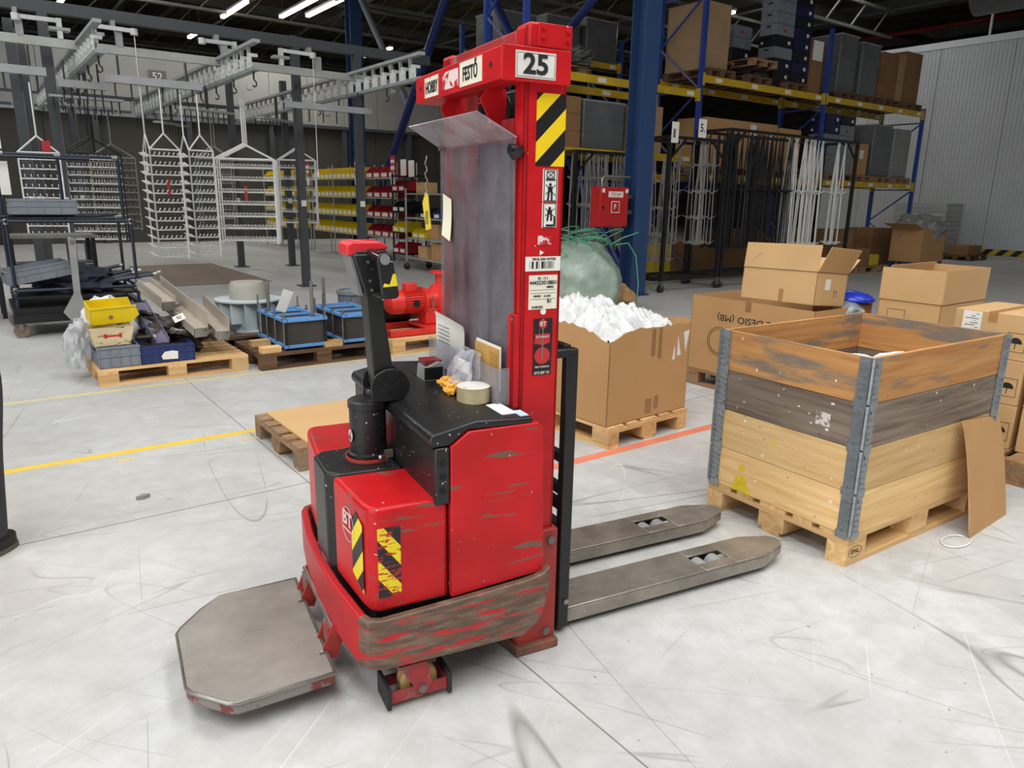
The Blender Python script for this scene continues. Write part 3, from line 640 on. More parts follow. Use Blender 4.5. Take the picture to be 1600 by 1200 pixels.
# stickers on the near fender
MB().box(-.768,-.698,-.4380,-.436,.398,.622).build('hazard_sticker', stripes('hazard_torn', (232,204,24), (24,24,26), (1.3,0,1.0), .125, .30, worn=(170,26,30), wthr=.53, wscale=(16,16,52)), TR)
e0 = Vector((-.7990,-.385,0)); e1 = Vector((-.822,-.125,0)); ed = (e1-e0).normalized(); en = Vector((ed.y,-ed.x,0)); en = en if en.x < 0 else -en
def on_rear(s, z, off=.0022): p = e0+ed*s+en*off; return (p.x, p.y, z)
hz2 = MB().add([on_rear(-.006,.395), on_rear(.088,.43), on_rear(.088,.60), on_rear(.05,.648), on_rear(-.006,.62)], [(0,1,2,3,4)]).build('hazard_sticker', stripes('hazard_rear', (232,206,28), (24,24,26), (0,1.1,1.0), .125, .62, worn=(170,26,30), wthr=.70, wscale=(30,30,30)), TR)
text('lettering', 'BT', .066, mat('faded_white', (226,196,190), .6, worn=(186,30,34), wscale=(60,60,60), wthr=.62), TR, on_rear(.118,.592,.004), tuple(-ed), (0,0,1), sx=1.1, bold=.02)
rg = MB(); pts = []
for i in range(40):
    t = 2*PI*i/40; pts.append(on_rear(.118+.052*math.cos(t), .575+.056*math.sin(t), .003))
rg.tube(pts, .0008, 4, closed=True).build('logo_ring', MATS['faded_white'], TR)
rg = MB().bar(on_rear(.16,.555,.003), on_rear(.092,.555,.003), .001, .005).build('logo_line', MATS['faded_white'], TR)
# steering column and tiller
MB().lathe([(0,.68),(.070,.68),(.070,.71),(.062,.714),(.062,.868),(.066,.870),(.066,.892),(.058,.897),(0,.897)], 32, Matrix.Translation((-.665,0,0))).build('steering_column', BLACK, TR, smooth=40)
MB().lathe([(.075,.688),(.080,.688),(.080,.700),(.075,.700),(.075,.688)], 28, Matrix.Translation((-.665,0,0))).build('column_ring', RED_DULL, TR, smooth=40)
MB().cyl((-.727,-.01,.775),(-.7295,-.01,.775), .022, 18).build('logo_sticker', mat('worn_round_sticker', (200,180,180), .6, worn=(40,38,40), wscale=(40,40,40), wthr=.5), TR)
def ear(y):
    pr = []
    for i in range(15):
        t = math.radians(-20+i*220/14); pr.append((-.60+.068*math.cos(t), .945+.062*math.sin(t)))
    pr += [(-.665,.895),(-.56,.895)]
    MB().prism(pr, 'y', y-.005, y+.005).build('tiller_ear', BLACK, TR, bevel=.003)
    MB().cyl((-.603,y-.008,.938),(-.603,y+.008,.938), .013, 16).build('pivot_pin', BLACK2, TR)
ear(-.058); ear(.050)
MB().box(-.66,-.55,-.05,.045,.893,.925).build('tiller_base', BLACK, TR, bevel=.004)
MB().prism([(-.648,.94),(-.668,1.26),(-.618,1.26),(-.575,.94)], 'y', -.040, .036).build('tiller_arm', mat('black_enamel', (30,30,31), .4, var=.15, specks=((170,168,164), 60, .74), vs=9), TR, bevel=.004)
MB().box(-.652,-.6505,-.03,.012,1.205,1.232).build('tiller_label', PAPER, TR)
MB().cyl((-.60,.03,1.03),(-.60,.075,1.03), .016, 14).build('gas_spring_knob', BLACK2, TR)
MB().cyl((-.612,-.028,.93),(-.622,-.028,1.0), .007, 10).build('cable', mat('red_cable', (160,30,36), .5), TR)
# tiller head
hd = MB().prism([(-.675,1.255),(-.712,1.385),(-.60,1.385),(-.590,1.255)], 'y', -.062, .062).build('tiller_head', BLACK, TR, bevel=.006)
MB().prism([(-.692,1.25),(-.722,1.385),(-.710,1.388),(-.676,1.25)], 'y', -.045, .045).build('head_plate', mat('grey_alloy', (122,122,120), .5, var=.12, vs=14), TR, bevel=.003)
MB().prism([(-.728,1.378),(-.730,1.412),(-.712,1.424),(-.62,1.424),(-.592,1.408),(-.60,1.394),(-.66,1.39),(-.695,1.378)], 'y', -.052, .06).build('head_button', mat('signal_red', (206,40,46), .35, var=.05), TR, bevel=.008, seg=3)
MB().box(-.70,-.60,-.058,.06,1.37,1.395).build('head_collar', BLACK2, TR, bevel=.004)
def grip(s):
    MB().cyl((-.652,s*.055,1.385),(-.637,s*.142,1.372), .0165, 18).build('grip', mat('glossy_black', (22,24,28), .15), TR, smooth=40)
    y0 = s*.140; y1 = s*.158
    MB().prism([(-.662,1.375),(-.650,1.392),(-.630,1.394),(-.614,1.382),(-.600,1.300),(-.594,1.262),(-.602,1.253),(-.640,1.253),(-.648,1.262)], 'y', min(y0,y1), max(y0,y1)).build('grip_end', BLACK, TR, bevel=.004)
    MB().cyl((-.638,s*.158,1.374),(-.638,s*.160,1.374), .016, 16).build('grip_cap', GREYPL, TR)
    MB().box(-.655,-.60, min(s*.06,s*.15), max(s*.06,s*.15), 1.253, 1.262).build('grip_bridge', BLACK2, TR, bevel=.002)
    MB().prism([(-.647,1.290),(-.642,1.302),(-.625,1.297),(-.614,1.330),(-.606,1.330),(-.600,1.293)], 'y', min(s*.158,s*.1592), max(s*.158,s*.1592)).build('grip_sticker', mat('sticker_yellow', (236,208,30), .5), TR)
mirror(grip)
for uu, z in ((-.665,1.36),(-.66,1.30),(-.655,1.27)): MB().cyl((uu,-.062,z),(uu,-.0645,z), .005, 8).build('screw', STEEL, TR)
# ignition key
ky = MB().cyl((-.622,-.055,.689),(-.622,-.055,.699), .013, 14).build('key_switch', STEEL, TR)
kk = MB().cyl((-.622,-.055,.700),(-.648,-.078,.709), .006, 10); kk.box(-.625,-.597,-.062,-.046,.696,.722); kk.build('ignition_key', STEEL, TR)
# things lying on the lid and hanging from the screen
def tloc(u, w, z): return Vector((.101+u*math.cos(TH)-w*math.sin(TH), 2.688+u*math.sin(TH)+w*math.cos(TH), z))
tr_ = thing('tape_roll', 'roll of clear brown packing tape lying on the black battery lid', 'tape roll', tloc(-.365,-.215,.9125), TH)
MB().lathe([(.040,0),(.056,0),(.056,.050),(.040,.050),(.040,0)], 36).build('tape', clear('tape_film', (206,186,140), .82, .25, haze=(196,182,142)), tr_, smooth=40)
MB().lathe([(.0375,0),(.040,0),(.040,.050),(.0375,.050),(.0375,0)], 36).build('core', mat('tape_core', (226,216,196), .7), tr_, smooth=40)
MB().lathe([(.039,.0502),(.0555,.0502),(.0555,.0508),(.039,.0508)], 36).build('printed_paper', mat('tape_print', (226,222,214), .6, var=.05, worn=(120,80,80), wscale=(50,50,50), wthr=.62), tr_)
zb = thing('zip_bag', 'clear zip bag of orange earplugs slumped beside the tape roll', 'plastic bag', tloc(-.36,-.085,.9125), TH)
def bagf(p, q):
    a = (p-.5)*.17; th = .035*math.sin(PI*p)**.6*(1-q)**.7
    return (-.02-th*.9+.05*q+.01*math.sin(9*p+5*q), a*(1-.1*q), .008+.135*q+.006*math.sin(7*p))
def bagb(p, q):
    return (.02+.03*q+.008*math.sin(8*p+4*q), (p-.5)*.17*(1-.1*q), .004+.135*q+.006*math.sin(7*p))
BAGF = clear('zip_film', (240,240,244), .32, .06, haze=(230,230,236), folds=14)
g = MB(); g.grid(bagf, 18, 14); g.grid(bagb, 18, 14); g.build('film', BAGF, zb, smooth=60)
MB().box(.044,.047,-.075,.075,.136,.143).build('zip', BAGF, zb)
eg = MB(); 
for i in range(70):
    x, y = random.uniform(-.062,.0), random.uniform(-.075,.045); z = .012+random.random()*.028
    d = Vector((random.uniform(-1,1), random.uniform(-1,1), random.uniform(-.4,.4))).normalized()*.011
    eg.cyl(Vector((x,y,z))-d, Vector((x,y,z))+d, .0075, 8, .0055)
egs = eg.build('earplugs', mat('earplug_orange', (240,176,70), .8, var=.12, vs=60), zb); egs['kind'] = 'stuff'
MB().box(.005,.012,-.06,.06,.07,.11).build('paper_slip', PAPER, zb)
pp = thing('paper_form', 'white printed form standing in the clear pocket of the stacker', 'paper', tloc(-.29,.18,.915), TH)
def pf_(p, q): return (.004*math.sin(3*p)-.02*(q>.9)*(q-.9)*3, .14-.28*p, .215*q*(1-.08*p*q))
MB().grid(pf_, 12, 10).build('sheet', PAPER, pp, smooth=60, solid=.0008)
for z in (.15,.135,.12,.105,.165): MB().box(-.003,-.0022,.0,.115,z,z+.002).build('print_line', INK, pp)
ev = thing('document_envelope', 'brown document envelope with torn white edge in the clear pocket', 'envelope', tloc(-.295,-.16,.915), TH)
MB().box(-.003,.003,-.095,.085,0,.170).build('body', mat('kraft_tan', (196,152,82), .7, var=.06), ev)
MB().box(.004,.008,-.10,.09,0.03,.178).build('torn_edge', PAPER, ev)
MB().box(-.006,-.004,-.09,-.04,0,.155).build('folded_flap', mat('kraft_dark', (178,134,66), .7), ev)
hg = thing('hang_tag', 'yellow hang tag dangling from the hood of the clear screen', 'tag', tloc(-.30,.37,1.60), TH)
MB().prism([(-.03,-.155),(.025,-.165),(.06,-.06),(.03,-.02),(.0,-.03)], 'x', -.001, .001).build('card', mat('tag_yellow', (228,204,66), .5, var=.06, vs=30), hg)
MB().box(-.0025,-.001,-.004,.028,-.14,-.09).build('printed_block', mat('tag_print', (150,130,40), .6), hg)
rp = MB().tube([(.005*math.sin(i*1.9)*.9, .018+.004*math.cos(i*2.3), -.03+.013*i) for i in range(12)], .0025, 6); rp.build('cord', mat('cord_dirty', (150,146,136), .7), hg)
rn = MB().tube([(0,.03+.009*math.cos(2*PI*i/16),-.028+.009*math.sin(2*PI*i/16)) for i in range(16)], .002, 6, closed=True).build('ring', STEEL, hg)
sn = thing('sticky_note', 'pale yellow paper note stuck on the clear screen', 'note', tloc(-.268,.245,1.50), TH)
MB().grid(lambda p,q: (-.012*(1-q)**2-.003, .036-.082*p+.015*(q-.5), -.075+.15*q-.02*p), 6, 8).build('sheet', mat('note_paper', (236,234,206), .7, var=.02), sn, smooth=60, solid=.0006)
# ------------------------------------------------------------------ pallets, cartons and the collar crate
def ploc(a, b, z=0): return hall(a, b, z)
_PAL = {}
def pallet_meshes(style):
    if style in _PAL: return _PAL[style]
    mx, my = {'new': (PINE, PINEY), 'old': (PINEOLD, PINEOLDY), 'dark': (wood('pine_dark_x', (126,96,70), (78,58,42), 'x', grey=((98,86,76), .55)), wood('pine_dark_y', (126,96,70), (78,58,42), 'y', grey=((98,86,76), .55))),
              'blue': (mat('blue_pallet', (36,62,110), .6, var=.15),)*2}[style]
    d = {}
    for n, (sx, sy, sz) in {'t145': (1.2,.145,.022), 't100': (1.2,.1,.022), 'bot': (1.2,.1,.022)}.items(): d[n] = MB().box(-sx/2,sx/2,-sy/2,sy/2,0,sz).mesh('board', mx)
    d['str'] = MB().box(-.0725,.0725,-.4,.4,0,.022).mesh('stringer', my)
    d['blk'] = MB().box(-.0725,.0725,-.05,.05,0,.078).mesh('block', mx); d['blk2'] = MB().box(-.0725,.0725,-.0725,.0725,0,.078).mesh('block', mx)
    _PAL[style] = d; return d
def pallet(label, a, b, rz=0, style='new', z=0, group=None, gap=None):
    # a, b: the pallet's centre in the hall; its 1.2 m side runs along the hall for rz = 0
    t = thing('wooden_pallet' if style != 'blue' else 'blue_pallet', label, 'pallet', hall(a, b, z), HA+rz, group); d = pallet_meshes(style)
    for y in (-.35, 0, .35): inst('bottom_board', d['bot'], t, (0,y,0))
    for x in (-.5275, 0, .5275):
        for y in (-.35, 0, .35): inst('block', d['blk2'] if y == 0 else d['blk'], t, (x,y,.022))
        inst('stringer_board', d['str'], t, (x,0,.1))
    for y, k in ((-.3275,'t145'),(-.165,'t100'),(0,'t145'),(.165,'t100'),(.3275,'t145')): inst('deck_board', d[k], t, (0,y,.122))
    return t
def hloc(t, a, b): return t
# carton: open or closed box with its own flaps
def carton(label, a0, a1, b0, b1, z0, z1, m=None, flaps=(), rz=0, closed=True, tape=True, group=None, name='cardboard_box', tilt=None, torn=None):
    m = m or CARD; A_, B_ = a1-a0, b1-b0; H_ = z1-z0; t = thing(name, label, 'box', hall((a0+a1)/2, (b0+b1)/2, z0), HA+rz, group)
    if tilt: t.rotation_euler = (tilt[0], tilt[1], HA+rz)
    th = .006; x, y = A_/2, B_/2
    if closed:
        MB().box(-x,x,-y,y,0,H_).build('body', m, t, bevel=.004)
        if tape: MB().box(-x-.001,x+.001,-.025,.025,H_-.06,H_+.001).build('tape', mat('brown_tape', (176,132,84), .35, var=.04), t)
        MB().box(-x,x,-.0012,.0012,H_-.0005,H_+.0008).build('lid_gap', DARK, t)
    else:
        w = MB()
        for (p, q) in (((-x,-y),(x,-y)),((x,-y),(x,y)),((x,y),(-x,y)),((-x,y),(-x,-y))): pass
        w.box(-x,x,-y,-y+th,0,H_); w.box(-x,x,y-th,y,0,H_); w.box(-x,-x+th,-y,y,0,H_); w.box(x-th,x,-y,y,0,H_); w.box(-x,x,-y,y,0,th)
        w.build('body', m, t)
    for side, L, ang in flaps:            # ang: 0 = straight up, + = folded outwards
        s, c = math.sin(ang), math.cos(ang); f = MB()
        if side == '-a': f.add([(-x,-y,H_),(-x,y,H_),(-x-L*s,y,H_+L*c),(-x-L*s,-y,H_+L*c)], [(0,1,2,3)])
        if side == '+a': f.add([(x,-y,H_),(x,y,H_),(x+L*s,y,H_+L*c),(x+L*s,-y,H_+L*c)], [(0,1,2,3)])
        if side == '-b': f.add([(-x,-y,H_),(x,-y,H_),(x,-y-L*s,H_+L*c),(-x,-y-L*s,H_+L*c)], [(0,1,2,3)])
        if side == '+b': f.add([(-x,y,H_),(x,y,H_),(x,y+L*s,H_+L*c),(-x,y+L*s,H_+L*c)], [(0,1,2,3)])
        f.build('flap', CARD2 if m is CARD else m, t, solid=.005)
        if side in ('-a', '-b'): (MB().box(-x-.0045,-x+.001,-y,y,H_-.003,H_+.001) if side == '-a' else MB().box(-x,x,-y-.0045,-y+.001,H_-.003,H_+.001)).build('crease', mat('crease_brown', (128,92,58), .85), t)
    return t
def face_label(t, side, x, y, p, q, z0, z1, m=PAPER, name='label'):
    # a flat label on the -a or -b face of a carton with half sizes x, y, from p to q along the face
    if side == '-a': return MB().box(-x-.0015,-x-.0003,p,q,z0,z1).build(name, m, t)
    return MB().box(p,q,-y-.0015,-y-.0003,z0,z1).build(name, m, t)
def arrows(t, side, x, y, p, z, s=.03):
    q = MB()
    def pt(u, v): return (-x-.0012, p+u*s, z+v*s) if side == '-a' else (p+u*s, -y-.0012, z+v*s)
    for k in (-1, 1):
        q.add([pt(k*.7-.1,-1), pt(k*.7+.1,-1), pt(k*.7+.1,.2), pt(k*.7-.1,.2)], [(0,1,2,3)]); q.add([pt(k*.7-.35,.2), pt(k*.7+.35,.2), pt(k*.7,1)], [(0,1,2)])
    q.add([pt(-1.4,-1.4), pt(1.4,-1.4), pt(1.4,-1.3), pt(-1.4,-1.3)], [(0,1,2,3)])
    q.build('arrow_mark', INK, t)
CR = math.radians(-2.8); ca, cb_ = 2.95, 1.48
def crl(x, y):   # crate frame: x along the long side, y away; returns hall a, b of the centre-origin
    return ca+x*math.cos(CR)-y*math.sin(CR), cb_+x*math.sin(CR)+y*math.cos(CR)
_ca, _cb = crl(.6, .4)
pallet('pine pallet under the stack of wooden collars', _ca, _cb, CR, 'new')
text('lettering', 'EPAL', .03, INK, bpy.data.objects['wooden_pallet'], (-.535,-.4006,.062), (1,0,0), (0,0,1))
_el = MB().tube([(-.535+.05*math.cos(2*PI*i/24),-.4006,.062+.027*math.sin(2*PI*i/24)) for i in range(24)], .0012, 4, closed=True).build('brand_oval', INK, bpy.data.objects['wooden_pallet'])
FRESH = wood('collar_fresh', (242,208,152), (212,166,106), 'x'); FRESHY = wood('collar_fresh_y', (242,208,152), (212,166,106), 'y')
WARM = wood('collar_warm', (226,170,108), (182,124,72), 'x', grey=((140,126,112), .5)); WARMY = wood('collar_warm_y', (226,170,108), (182,124,72), 'y', grey=((140,126,112), .5))
GREYW = wood('collar_grey', (158,142,126), (96,80,68), 'x'); GREYWY = wood('collar_grey_y', (158,142,126), (96,80,68), 'y')
HZ_ = MB().box(-.060,-.006,-.003,0,.0,.200).box(-.066,-.003,-.0055,-.003,-.016,.018)
for k in range(6): HZ_.box(-.054,-.012,-.0085,-.003,.032+.029*k,.041+.029*k)
HZ_.box(-.010,-.006,-.009,-.003,.0,.2)
for k in (.045,.1,.165): HZ_.cyl((-.028,-.003,k),(-.028,-.009,k), .006, 6)
HINGE = HZ_.mesh('hinge_leaf', ZINC)
HZ2 = MB().box(-.003,0,.006,.060,.0,.200).box(-.0055,-.003,.003,.066,-.016,.018)
for k in range(6): HZ2.box(-.0085,-.003,.012,.054,.032+.029*k,.041+.029*k)
HZ2.box(-.009,-.003,.006,.010,.0,.2)
HINGE2 = HZ2.mesh('hinge_leaf', ZINC)
KNUCK = MB().cyl((0,0,.004),(0,0,.196), .0075, 8).mesh('hinge_pin', ZINC)
def collar(label, z, mx, my, i):
    t = thing('pallet_collar', label, 'pallet collar', hall(_ca, _cb, z), HA+CR)
    bx = MB().box(-.596,.596,-.01,.01,0,.198); by = MB().box(-.01,.01,-.376,.376,0,.198)
    inst('plank', bx.mesh('plank', mx), t, (0,-.388,0)); inst('plank', bx.mesh('plank', mx), t, (0,.388,0))
    inst('plank', by.mesh('plank', my), t, (-.588,0,0)); inst('plank', by.mesh('plank', my), t, (.588,0,0))
    for sx in (-1, 1):
        for sy in (-1, 1):
            inst('hinge_leaf', HINGE, t, (sx*.600, sy*.400, 0), scale=(sx, -sy, 1))
            inst('hinge_leaf', HINGE2, t, (sx*.600, sy*.400, 0), scale=(-sx, -sy, 1)); inst('hinge_pin', KNUCK, t, (sx*.602, sy*.402, 0))
    return t
CHIP = mat('white_chip', (236,234,228), .7)
cs = []
for i, (z, mx, my, lb) in enumerate(((.146, FRESH, FRESHY, 'bright pine collar lowest in the crate with a yellow stencil mark'), (.347, FRESH, FRESHY, 'bright pine collar second from the bottom of the wooden crate'),
                       (.548, GREYW, GREYWY, 'grey weathered wooden collar flecked with white foam, second from the top'), (.749, WARM, WARMY, 'orange brown wooden collar forming the top rim of the crate'))):
    t = collar(lb, z, mx, my, i); cs.append(t)
    fl = MB()
    for k in range((7, 12, 16, 5)[i]):
        if k % 3 == 2: x, s = random.uniform(-.5,.5), random.uniform(.002,.007); fl.box(x,x+s,-.3995,-.3982,(zz:=random.uniform(.02,.18)),zz+s*random.uniform(.6,3))
        else: y, s = random.uniform(-.33,.33), random.uniform(.003,.011); fl.box(-.5995,-.5982,y,y+s*random.uniform(.5,2),(zz:=random.uniform(.02,.18)),zz+s*random.uniform(.5,1.6))
    f = fl.build('foam_fleck', CHIP, t); f['kind'] = 'stuff'
st = MB().cyl((-.598,.20,.125),(-.5995,.20,.125), .018, 16); st.add([(-.5993,.255,.0),(-.5993,.135,.0),(-.5993,.18,.085),(-.5993,.225,.085)], [(0,1,2,3)])
st.build('stencil_mark', mat('stencil_yellow', (226,196,40), .7, var=.1, vs=30), cs[0])
MB().cyl((-.598,.03,.105),(-.5995,.03,.105), .010, 12).build('paint_dot', MATS['stencil_yellow'], cs[1])
MB().box(-.5995,-.598,-.24,-.17,.06,.12).build('paper_remnant', mat('paper_torn', (214,208,200), .7, worn=(130,112,98), wscale=(30,30,30), wthr=.52), cs[2])
# what shows inside the crate
def blob(name, label, cat, loc, r, m, seed, sub=3, squash=(1,1,1), rough=.25, freq=2.2, group=None, flat=True, rz=0):
    import bmesh
    bm = bmesh.new(); bmesh.ops.create_icosphere(bm, subdivisions=sub, radius=1); from mathutils import noise
    for v in bm.verts:
        d = v.co.normalized(); n = noise.noise(d*freq+Vector((seed*3.1, seed*1.7, seed)))+.5*noise.noise(d*freq*2.6+Vector((seed, seed*2, 3)))+.25*abs(noise.noise(d*freq*6+Vector((seed,1,2))))
        v.co = Vector((d.x*r*squash[0], d.y*r*squash[1], d.z*r*squash[2]))*(1+rough*n)
        if flat: v.co.z = max(v.co.z, -r*squash[2]*.55)
    lo = min(v.co.z for v in bm.verts)
    for v in bm.verts: v.co.z -= lo
    me = bpy.data.meshes.new(name); bm.to_mesh(me); bm.free(); me.materials.append(m)
    o = bpy.data.objects.new(name, me); COL.objects.link(o); o.location = loc; o.rotation_euler = (0,0,rz); shade(o, 40)
    if label: tag(o, label, cat, group)
    return o
FILM = mat('white_film', (214,215,215), .4, var=.06, vs=14)
_fa, _fb = crl(.60,.40)
cf = hbox('packing_fill', mat('crate_fill', (120,98,74), .9, var=.25, vs=9), _fa-.56, _fa+.56, _fb-.35, _fb+.35, .15, .70); cf['kind'] = 'stuff'; tag(cf, 'brown packing scraps filling the wooden crate', 'packing'); cf.rotation_euler.z = HA+CR
ua, ub = crl(.165,.165); blob('foam_bundle', 'white crumpled foam bundle in the crate by its near corner', 'foam', hall(ua, ub, .70), .145, FILM, 3, squash=(.85,.85,1.0), rough=.12)
ua, ub = crl(.43,.15); blob('foam_bundle', 'flatter white foam bundle lying further along inside the crate', 'foam', hall(ua, ub, .70), .14, FILM, 5, squash=(1.05,.75,.95), rough=.14)
# sheet of cardboard leaning on the crate
ls = thing('cardboard_sheet', 'bent brown cardboard sheet leaning on the long side of the crate', 'cardboard', hall(3.97, 1.30, 0), HA+math.radians(2))
def lean(p, q): return (-.235+.47*p+.02*math.sin(q*3)+.035*(1-q)*q, .125*q+.035*math.sin(PI*q)*-1*.4+.01*math.sin(4*q), .565*q-.05*p*q)
MB().grid(lean, 6, 12).build('sheet', CARD, ls, smooth=40, solid=.006)
sp_ = MB().tube([hall(3.72+.10*math.cos(t*.42)+.03*t*.1, 1.35+.05*math.sin(t*.42), .006)-hall(3.72,1.35,0) for t in range(14)], .004, 6).build('plastic_strap', mat('white_strap', (226,224,220), .4), loc=hall(3.62,1.31,0)); tag(sp_, 'loop of white plastic strap on the floor beside the crate', 'strap')
# carton of white film on a pallet behind the forks
pallet('pale pallet under the open carton of white film', 3.52, 3.83, PI/2+math.radians(3), 'new')
b1 = thing('torn_carton', 'large open torn carton heaped with white film behind the forks', 'box', hall(3.52, 3.83, .144), HA+math.radians(3))
def ragged(n, base, dip):
    return [base+random.uniform(-.012,.012)-dip(i/n) for i in range(n+1)]
def rag_wall(x0, y0, x1, y1, top, nm):
    n = len(top)-1; mb = MB(); d = Vector((x1-x0, y1-y0)); L = d.length; d /= L; nrm = Vector((-d.y, d.x))*.005
    vs = []
    for k in range(n+1):
        px, py = x0+d.x*L*k/n, y0+d.y*L*k/n
        vs += [(px,py,0),(px,py,top[k]),(px+nrm.x,py+nrm.y,top[k]),(px+nrm.x,py+nrm.y,0)]
    fs = [(4*k+j,4*k+4+j,4*k+4+(j+1)%4,4*k+(j+1)%4) for k in range(n) for j in range(4)]+[(3,2,1,0),(4*n,4*n+1,4*n+2,4*n+3)]
    mb.add(vs, fs).build(nm, CARD, b1)
rag_wall(-.40,-.575,.40,-.575, ragged(26,.615,lambda t: .06*max(0,1-t*5)), 'front_wall'); rag_wall(.40,-.575,.40,.575, ragged(26,.63,lambda t: .02*t), 'side_wall')
rag_wall(.40,.575,-.40,.575, ragged(26,.64,lambda t: 0), 'back_wall'); rag_wall(-.40,.575,-.40,-.575, ragged(30,.625,lambda t: .075*max(0,1-(1-t)*4)), 'side_wall')
MB().box(-.40,.40,-.575,.575,0,.006).build('bottom', CARDIN, b1)
TAPEB = mat('brown_tape_dark', (150,112,74), .35, var=.05)
for x0,x1,z0,z1 in ((.0,.035,.42,.60),(.07,.10,.40,.61),(-.03,.03,.03,.13),(.06,.10,.05,.14)): MB().box(x0,x1,-.5772,-.5758,z0,z1).build('tape', TAPEB, b1)
for pts in ([(.22,.37),(.25,.37),(.24,.47)],[(.27,.39),(.31,.395),(.27,.53)],[(.36,.41),(.39,.56),(.33,.55)]): MB().prism(pts,'y',-.5772,-.5758).build('sticker_remnant', PAPER, b1)
MB().tube([(-.4015, .02+.07*math.cos(2*PI*i/30), .34+.075*math.sin(2*PI*i/30)) for i in range(30)], .002, 4, closed=True).build('printed_ring', INK, b1)
text('lettering', 'M', .05, INK, b1, (-.4022,-.01,.20), (0,-1,0), (0,0,1))
fo = MB()
def filmf(p, q):
    from mathutils import noise
    x = -.385+.77*p; y = -.56+1.12*q; e = min(p,1-p,q,1-q)
    return (x, y, .53+.15*min(1, e*5)+.07*noise.noise(Vector((x*7,y*7,2)))+.05*abs(noise.noise(Vector((x*17,y*17,5))))+(.03*noise.noise(Vector((x*40,y*40,7)))))
fo.grid(filmf, 46, 60); fm = fo.build('film_heap', FILM, None, smooth=25, loc=hall(3.52,3.83,.144), rz=HA+math.radians(3)); tag(fm, 'heap of crumpled white plastic film in the torn carton', 'plastic film', kind='stuff')
for k in range(16):
    sh_ = MB(); x, y = random.uniform(-.30,.30), random.uniform(-.48,.30); z = .60; h = random.uniform(.05,.11); w = random.uniform(.04,.09); r = random.uniform(0,PI)
    sh_.add([(x-w*math.cos(r),y-w*math.sin(r),z),(x+w*math.cos(r),y+w*math.sin(r),z),(x+.3*w,y+.4*w,z+h)], [(0,1,2)]); o = sh_.build('film_peak', clear('film_clear', (246,246,250), .55, .15, haze=(240,240,244)), fm, solid=.001)
# carton with the upside-down address
pallet('pallet under the big upside-down DESIO carton', 5.4, 3.57, PI/2, 'old')
b2 = carton('big open carton printed 20832 DESIO (MB) upside down', 5.0, 5.8, 2.99, 4.15, .144, .785, flaps=(('+a',.06,.3),), closed=False)
text('lettering', '20832 DESIO (MB)', .078, INK, b2, (-.4018,-.045,.485), (0,1,0), (0,0,-1), sx=1.15, bold=0)
for r in (.115, .098): MB().tube([(-.4015, .27+r*math.cos(2*PI*i/36), .28+r*1.05*math.sin(2*PI*i/36)) for i in range(36)], .0018, 4, closed=True).build('printed_ring', INK, b2)
MB().box(-.4015,-.4003,-.02,.035,.56,.64).build('tape', TAPEB, b2)
tb = carton('open carton with raised flaps tilted on top of the DESIO carton', 5.02, 5.44, 3.03, 3.68, .80, 1.05, CARD2, flaps=(('-a',.195,-.06),('-b',.20,.42),('+b',.19,-.9),('+a',.19,.9)), closed=False, tilt=(math.radians(-1.2), math.radians(5), 0))
face_label(tb, '-b', .21, .325, -.09, -.02, .12, .20); arrows(tb, '-b', .21, .325, .06, .10, .022)
MB().box(-.2115,-.2103,-.06,-.02,.0,.10).build('tape', mat('brown_tape', (176,132,84), .35), tb)
bl = thing('barrel_cover', 'round glossy blue plastic lid behind the tilted open carton', 'lid', hall(5.72, 3.14, .80), HA)
MB().lathe([(0,.0),(.17,.0),(.185,.02),(.18,.035),(.14,.062),(.06,.082),(0,.086)], 32).build('dome', mat('cobalt_plastic', (44,64,196), .25, var=.06), bl, smooth=50)
MB().lathe([(.178,.012),(.19,.012),(.19,.026),(.178,.026)], 32).build('rim', MATS['cobalt_plastic'], bl, smooth=50)
cw = carton('brown carton scraps and grey film under the blue lid', 5.56, 5.79, 3.0, 3.36, .70, .80, CARDIN, closed=True, tape=False)
blob('film_bundle', 'speckled grey film bundle beneath the blue lid', 'plastic film', hall(5.55, 3.05, .70), .12, mat('grey_film', (150,160,160), .4, var=.3, vs=40), 9, squash=(.9,1.2,.6))
# open carton behind the crate
pallet('old pallet behind the crate carrying open cartons', 5.95, 2.45, 0, 'old')
carton('closed carton under the open one behind the crate', 5.5, 6.2, 2.34, 2.79, .144, .50)
b3 = carton('open carton with two upright flaps standing behind the crate', 5.5, 6.2, 2.34, 2.79, .502, .88, CARD2, flaps=(('-a',.235,.0),('-b',.24,.02),('+b',.26,-.25),('+a',.24,-.1)), closed=False)
fr_ = MB()
for (y0,y1,z0,z1) in ((.02,.15,.20,.203),(.02,.15,.31,.313),(.02,.023,.20,.313),(.147,.15,.20,.313)): fr_.box(-.3515,-.3503,y0,y1,z0,z1)
fr_.build('printed_frame', mat('brown_ink', (120,84,50), .7), b3)
MB().box(-.3515,-.3503,-.05,-.0,.22,.33).build('tape', mat('pale_tape', (206,172,128), .3), b3)
